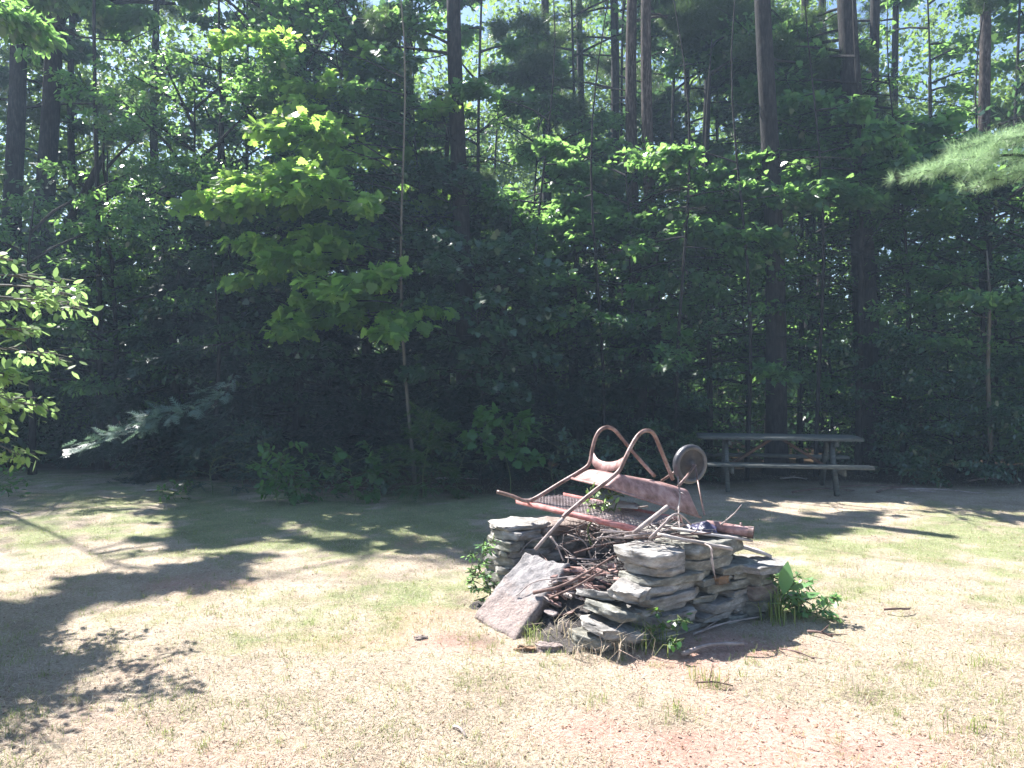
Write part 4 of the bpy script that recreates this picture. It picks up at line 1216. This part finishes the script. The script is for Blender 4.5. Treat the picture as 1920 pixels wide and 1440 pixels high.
def bar(mb, a, b, w, h):
    x = (b - a).normalized(); y = Vector((-x.y, x.x, 0)).normalized(); z = x.cross(y)
    mb.box((a + b) / 2, ((b - a).length, w, h), [[x.x, y.x, z.x], [x.y, y.y, z.y], [x.z, y.z, z.z]])


GWD = .52
mb = MB(); bar(mb, b0, b1, .005, .035); bar(mb, b0 + gs * .018 + Vector((0, 0, .0155)), b1 + gs * .018 + Vector((0, 0, .0155)), .034, .004)
mb.build('angle_bar', 'redbar', gr)
mb = MB(); bar(mb, b0 + gs * GWD, b1 + gs * GWD, .005, .03); mb.build('angle_bar', 'redbar', gr)
mb = MB(); GL = (b1 - b0).length
def gp(s, t): return b0 + gd * s + gs * t + Vector((0, 0, .006 + .012 * math.sin(s * 9 + t * 7)))
k = .05
while k < GL + GWD:
    for sg in (0, 1):
        pts = []
        for t in np.linspace(.01, GWD - .01, 9):
            s_ = k - t if sg == 0 else k - GWD + t
            if .01 < s_ < GL - .01: pts.append(gp(s_, t))
        if len(pts) > 1: mb.tube(pts, .0022, 4, cap=False)
    k += .034
M['wire'] = rustmat('grey rusty wire', (.12, .09, .085), (.24, .19, .19), (.38, .32, .33), .5)
mb.build('wire_mesh', 'wire', gr)

# ------------------------------------------------------------------ sticks
def stick(pts, r0, r1, mat='twig', label=None, group=None, name='stick', n_tw=0, cat='stick', sides=7):
    P = smooth_path(pts, 4) if len(pts) > 2 else [Vector(p) for p in pts]
    mb = MB(); rr = np.linspace(r0, r1, len(P)) * RNG.uniform(.88, 1.12, len(P)); mb.tube(P, rr, sides)
    for k in range(n_tw):
        i = random.randrange(1, len(P)); d = (P[i] - P[i - 1]).normalized() * random.uniform(.03, .08) + Vector(RNG.normal(0, .035, 3))
        mb.tube([P[i], P[i] + d], [r1 * .8, r1 * .35], 4)
    o = mb.build(name, mat, None, sides > 6)
    return tag(o, label, cat, group)


stick([W(1056, 972, 4.98), W(1030, 1000, 4.95), W(1003, 1031, 4.92)], .0125, .011, 'twig', 'straight pale pole leaning from the barrow handle to the slab')
stick([W(1252, 950, 4.78), W(1225, 971, 4.72), W(1188, 1000, 4.66)], .016, .014, 'twig', 'thick pale stick sloping down to the cap stone')
stick([W(1271, 893, 5.1), W(1275, 930, 5.0), W(1273, 950, 4.95), W(1273, 978, 4.9)], .005, .007, 'twig', 'knobbly upright twig in front of the tray', n_tw=10)
stick([W(1352, 984, 4.95), W(1376, 964, 4.95), W(1391, 946, 4.96)], .006, .003, 'twig', 'thin twig pointing up beyond the rusty pipe', n_tw=2)
stick([W(1218, 1010, 4.55), W(1245, 983, 4.58), W(1262, 966, 4.62), W(1277, 966, 4.66), W(1296, 984, 4.7)], .009, .006, 'twig', 'bent pale branch arched over the dark crumpled sheet', n_tw=3)
stick([W(1322, 1020, 4.62), W(1334, 1028, 4.56), W(1335, 1055, 4.55), W(1341, 1081, 4.55)], .006, .0045, 'twig', 'crooked twig hanging over the shaded side of the pit', n_tw=2)
stick([W(1000, 1112, 4.72), W(1050, 1100, 4.68), W(1100, 1074, 4.70), W(1150, 1044, 4.78)], .012, .007, 'twig_dark', 'long brown branch lying across the pit opening', n_tw=4)
stick([W(1030, 1122, 4.66), W(1080, 1100, 4.62), W(1130, 1070, 4.66)], .008, .006, 'twig_dark', 'shorter brown branch below the long one', n_tw=3)
stick([W(968, 1118, 4.80), W(1000, 1092, 4.80), W(1050, 1084, 4.76), W(1095, 1079, 4.74), W(1122, 1082, 4.74)], .004, .003, 'twig', 'thin curved twig crossing the leaning slab')
stick([W(1032, 1006, 4.9), W(1044, 1022, 4.86), W(1056, 1052, 4.82)], .007, .004, 'twig', 'short crooked twig right of the pale pole', n_tw=3)
SG = 'dead sticks heaped inside the fire pit'
for i in range(96):
    u = random.uniform(.0, .92); v = random.uniform(.5, 1.3)
    L = random.uniform(.14, .42); a = random.uniform(0, 2 * PI); e = random.uniform(-.25, .5) * (1 if i % 3 else 2)
    z = .14 + .2 * min(1, max(0, (u + .1) / .6)) + random.uniform(0, .2)
    c = PIT_O + U * u + Vv * v + Vector((0, 0, z)); d = Vector((math.cos(a), math.sin(a), e)).normalized() * L / 2
    off = Vector(RNG.normal(0, .025, 3))
    r_ = random.choice([.003, .004, .005, .007])
    stick([c - d, c + off, c + d], r_, r_ * .7, random.choice(['twig', 'twig', 'twig', 'twig_dark']), 'thin dead stick tangled in the heap inside the pit', SG, n_tw=2, sides=5)
SG2 = 'twigs and bark strips on the right arm of the pit'
ztop = zt + .17
for i in range(26):
    u = random.uniform(.1, .85); v = random.uniform(.1, .5)
    L = random.uniform(.12, .4); a = math.atan2(U.y, U.x) + random.gauss(-.35, .4)
    c = PIT_O + U * u + Vv * v + Vector((0, 0, ztop + .012 + random.uniform(0, .03))); d = Vector((math.cos(a), math.sin(a), random.uniform(-.08, .1))).normalized() * L / 2
    r_ = random.choice([.004, .005, .008])
    stick([c - d, c + Vector(RNG.normal(0, .012, 3)), c + d], r_, r_ * .7, random.choice(['twig', 'twig_dark', 'twig']), 'short twig lying on the cap stones of the right arm', SG2, n_tw=1, sides=5)
# bark pieces spilling from the opening
M['barkchip'] = solid_mat('red brown bark pieces', [(.3, (.12, .06, .05)), (.55, (.30, .19, .17)), (.75, (.46, .38, .36))], 16, 6, .85, .6)
BG = 'bark pieces spilling out of the pit opening'
for i in range(60):
    px = random.uniform(1030, 1190); t = random.random(); py = 1062 + t * 92 - (px - 1110) * .0 + (1110 - px) * .15
    Yd = 4.86 - .30 * t + random.uniform(-.03, .03); p = W(px, py, Yd)
    V, F, T = stone_mesh(random.uniform(.05, .15), random.uniform(.02, .05), random.uniform(.006, .014), .4, 7)
    Rm = Matrix.Rotation(random.gauss(-.3, .6), 3, 'Z') @ Matrix.Rotation(random.gauss(.35, .25), 3, 'X') @ Matrix.Rotation(random.gauss(.1, .25), 3, 'Y')
    mb = MB(); mb.add(V @ np.array(Rm).T + np.array(p), F); mb.f.append(T)
    tag(mb.build('bark_piece', random.choice(['barkchip', 'barkchip', 'twig'])), 'flat piece of reddish bark in the spill at the pit opening', 'bark piece', BG)
# support of the spill: earth mound, its dark sheet stands for shade in the hollow
nu, nv = 26, 26
su, sv_ = np.meshgrid(np.linspace(-.62, .1, nu), np.linspace(.15, 1.25, nv))
zz = .25 * np.exp(-((sv_ - .58) / .33) ** 2) * np.clip((su + .44) / .42, 0, 1) ** 1.2 + (vnoise(su * 14, sv_ * 14, 51) - .5) * .04 + .012 - .08 * np.clip((-.48 - su) / .14, 0, 1)
mb = MB(); ii = np.arange(nv - 1)[:, None] * nu; jj = np.arange(nu - 1)[None]
mb.add(np.stack([PIT_O.x + U.x * su + Vv.x * sv_, PIT_O.y + U.y * su + Vv.y * sv_, zz], -1).reshape(-1, 3), np.stack([ii + jj, ii + jj + 1, ii + nu + jj + 1, ii + nu + jj], -1).reshape(-1, 4))
tag(mb.build('debris_mound', 'ash'), 'earth and charcoal spilling from the open end of the pit, spread dark to stand for the shaded hollow', 'debris', kind='stuff')

# boards, pipe and crumpled sheet on top
M['board'] = solid_mat('silvery weathered board', [(.3, (.22, .19, .17)), (.55, (.42, .38, .36)), (.75, (.56, .52, .50))], 5, 8, .85, .5, (1, 1, 1), .2)
def plank(a, b, w, h, label):
    mb = MB(); a, b = Vector(a), Vector(b)
    n = 8; x = (b - a).normalized(); y = Vector((-x.y, x.x, 0)).normalized(); z = x.cross(y)
    V = []
    for k in range(n + 1):
        c = a.lerp(b, k / n) + z * random.uniform(-.002, .002); w2 = w * random.uniform(.42, .52); w3 = w * random.uniform(.42, .52)
        V += [c - y * w2 - z * h / 2, c + y * w3 - z * h / 2, c + y * w3 + z * h / 2, c - y * w2 + z * h / 2]
    F = []
    for k in range(n):
        for j in range(4): F.append([k * 4 + j, k * 4 + (j + 1) % 4, k * 4 + 4 + (j + 1) % 4, k * 4 + 4 + j])
    F += [[3, 2, 1, 0], [n * 4, n * 4 + 1, n * 4 + 2, n * 4 + 3]]
    mb.add(np.array([tuple(v) for v in V]), np.array(F))
    return tag(mb.build('board', 'board'), label, 'board')
plank(W(1235, 1003, 4.62), W(1372, 1029, 4.68), .05, .018, 'narrow weathered board lying along the cap slab')
plank(W(1265, 992, 4.78), W(1405, 1012, 4.92), .09, .014, 'wider pale board behind the narrow one')
plank(W(1330, 1005, 5.0), W(1440, 1040, 5.05), .12, .02, 'grey plank end jutting out at the right corner')
pp = empty('rusty_pipe', W(1375, 993, 4.98), 'short rusty red pipe with a dark open end on the cap stones', 'pipe')
pa, pb_ = W(1325, 985, 5.02), W(1412, 999, 4.9); px_ = (pb_ - pa).normalized()
mb = MB(); mb.tube([pa, pa.lerp(pb_, .5), pb_], .036, 20, cap=False); mb.tube([pb_ - px_ * .001, pa], .031, 20, cap=False); o = mb.build('pipe_body', 'rust', pp, True)
mb = MB(); mb.tube([pb_ - px_ * .03, pb_ + px_ * .004], .041, 20, cap=False); mb.tube([pb_ + px_ * .004, pb_ - px_ * .03], .032, 20, cap=False); mb.build('collar', 'rust_tube', pp, True)
mb = MB(); mb.tube([pa.lerp(pb_, .75) + Vector((0, 0, .03)), pa.lerp(pb_, .75) + Vector((0, 0, .055))], .008, 8); mb.build('bolt', 'rust_tube', pp)
# crumpled dark sheet
M['plastic'] = solid_mat('dark violet plastic', [(.3, (.03, .03, .06)), (.7, (.09, .08, .15))], 10, 4, .35, .4, None, .5)
n = 16; s_, r_ = np.meshgrid(np.linspace(-1, 1, n), np.linspace(-1, 1, n)); rad = np.sqrt(s_ ** 2 + r_ ** 2)
hh = .05 * np.clip(1.1 - rad, 0, 1) + (vnoise(s_ * 4 + 9, r_ * 4 + 9, 61) - .5) * .05
cp = W(1320, 985, 4.95)
mb = MB(); ii = np.arange(n - 1)[:, None] * n; jj = np.arange(n - 1)[None]
mb.add(np.stack([cp.x + s_ * .085 * (1 + .2 * r_), cp.y + r_ * .09, cp.z - .03 + np.maximum(hh, 0)], -1).reshape(-1, 3), np.stack([ii + jj, ii + jj + 1, ii + n + jj + 1, ii + n + jj], -1).reshape(-1, 4))
o = mb.build('plastic_sheet', 'plastic'); o.modifiers.new('solid', 'SOLIDIFY').thickness = .003; tag(o, 'crumpled dark violet plastic under the arched branch', 'plastic sheet')
# striped pale rag and red scrap under the tray
put = slab('slate_shard', [W(1150, 934, 5.35), W(1200, 944, 5.3), W(1196, 950, 5.22), W(1140, 948, 5.25)], .012, 'board', 'pale flat shard under the barrow tray', 'stone shard', 8, 8, .004, .03)

# ------------------------------------------------------------------ things on the lawn
def lawn_stone(px, py, L, D, H, mat, label, ang=0.0, cat='stone', name='stone'):
    b = G(px, py)
    o = put_stone(0, 0, -.005, L, D, H, ang, mat, None, (.05, .05), 1.3, name, (b.x, b.y))
    return tag(o, label, cat)
lawn_stone(1030, 1218, .14, .07, .035, 'slab', 'grey violet flat stone on the grass in front of the slab', -.5)
lawn_stone(985, 1222, .12, .05, .03, 'slate_orange', 'orange piece of wood or stone on the grass before the slab', -.4, 'stone')
lawn_stone(788, 1200, .07, .04, .02, 'slate_brown', 'small dark stone on bare ground left of the slab', 0)
lawn_stone(1100, 1208, .06, .05, .03, 'slate', 'small pale stone in the grass before the pit opening', 0)
def gstick(pts, r, label, mat='twig_dark', tw=2):
    P = [G(a, b) + Vector((0, 0, r + .012)) for a, b in pts]
    P[len(P) // 2].z += .012
    stick(P, r, r * .7, mat, label, None, n_tw=tw, cat='stick')
gstick([(1658, 1149), (1682, 1151), (1706, 1148)], .009, 'short dark stick lying alone on the right lawn')
gstick([(1515, 1190), (1540, 1196), (1562, 1201)], .008, 'dark stick at the tip of the pit shadow')
gstick([(1462, 1222), (1495, 1232), (1528, 1242)], .005, 'thin dark twig on pink soil right of the pit')
gstick([(1280, 1236), (1330, 1222), (1395, 1216)], .014, 'grey branch lying in the shadow of the pit', 'twig', 1)
gstick([(1300, 1195), (1360, 1178), (1440, 1160)], .007, 'long thin twig at the foot of the shaded stones', 'twig', 4)
gstick([(1305, 1287), (1340, 1290), (1375, 1293)], .005, 'thin reddish twig on the lawn below the pit shadow')
gstick([(850, 1372), (862, 1380), (874, 1392)], .008, 'small pale stick low on the centre lawn', 'twig', 0)
gstick([(0, 958), (20, 963), (36, 968)], .012, 'grey stick at the left edge of the lawn', 'twig', 0)
gstick([(1705, 925), (1730, 925), (1755, 926)], .012, 'pale stick in the shade right of the picnic table', 'twig', 0)

FG = 'fallen branches along the forest edge'
for i in range(12):
    px = random.choice([random.uniform(60, 880), random.uniform(1450, 1900)]); py = random.uniform(885, 925) if px > 300 else random.uniform(855, 880)
    b = G(px, py); a = random.uniform(-.5, .5); L = random.uniform(.4, 1.1)
    d = Vector((math.cos(a), math.sin(a), 0)) * L / 2
    stick([b - d + Vector((0, 0, .02)), b + Vector((RNG.normal(0, .05), RNG.normal(0, .05), .05)), b + d + Vector((0, 0, .03))], .016, .007, random.choice(['twig', 'twig_dark']), 'fallen branch lying on the shaded ground at the forest edge', FG, n_tw=5)
HAZE = 0.0023

# ------------------------------------------------------------------ haze box added to lift the dark tones
hz = bpy.data.meshes.new('haze')
hx, hy0, hy1, hz0, hz1 = 45, -12, 60, -1.2, 20
hv = [(x, y, z) for x in (-hx, hx) for y in (hy0, hy1) for z in (hz0, hz1)]
hz.from_pydata(hv, [], [(0, 1, 3, 2), (4, 6, 7, 5), (0, 4, 5, 1), (2, 3, 7, 6), (0, 2, 6, 4), (1, 5, 7, 3)])
hm, nt, out = newmat('black lifting haze')
pv = nt.nodes.new('ShaderNodeVolumePrincipled')
pv.inputs['Color'].default_value = (.55, .75, 1.0, 1)
pv.inputs['Density'].default_value = HAZE
pv.inputs['Anisotropy'].default_value = 0.2
nt.links.new(pv.outputs[0], out.inputs['Volume'])
hz.materials.append(hm)
ho = bpy.data.objects.new('haze', hz); COL.objects.link(ho); tag(ho, 'thin bluish haze added to lift the dark tones of the woods', 'haze', kind='stuff')
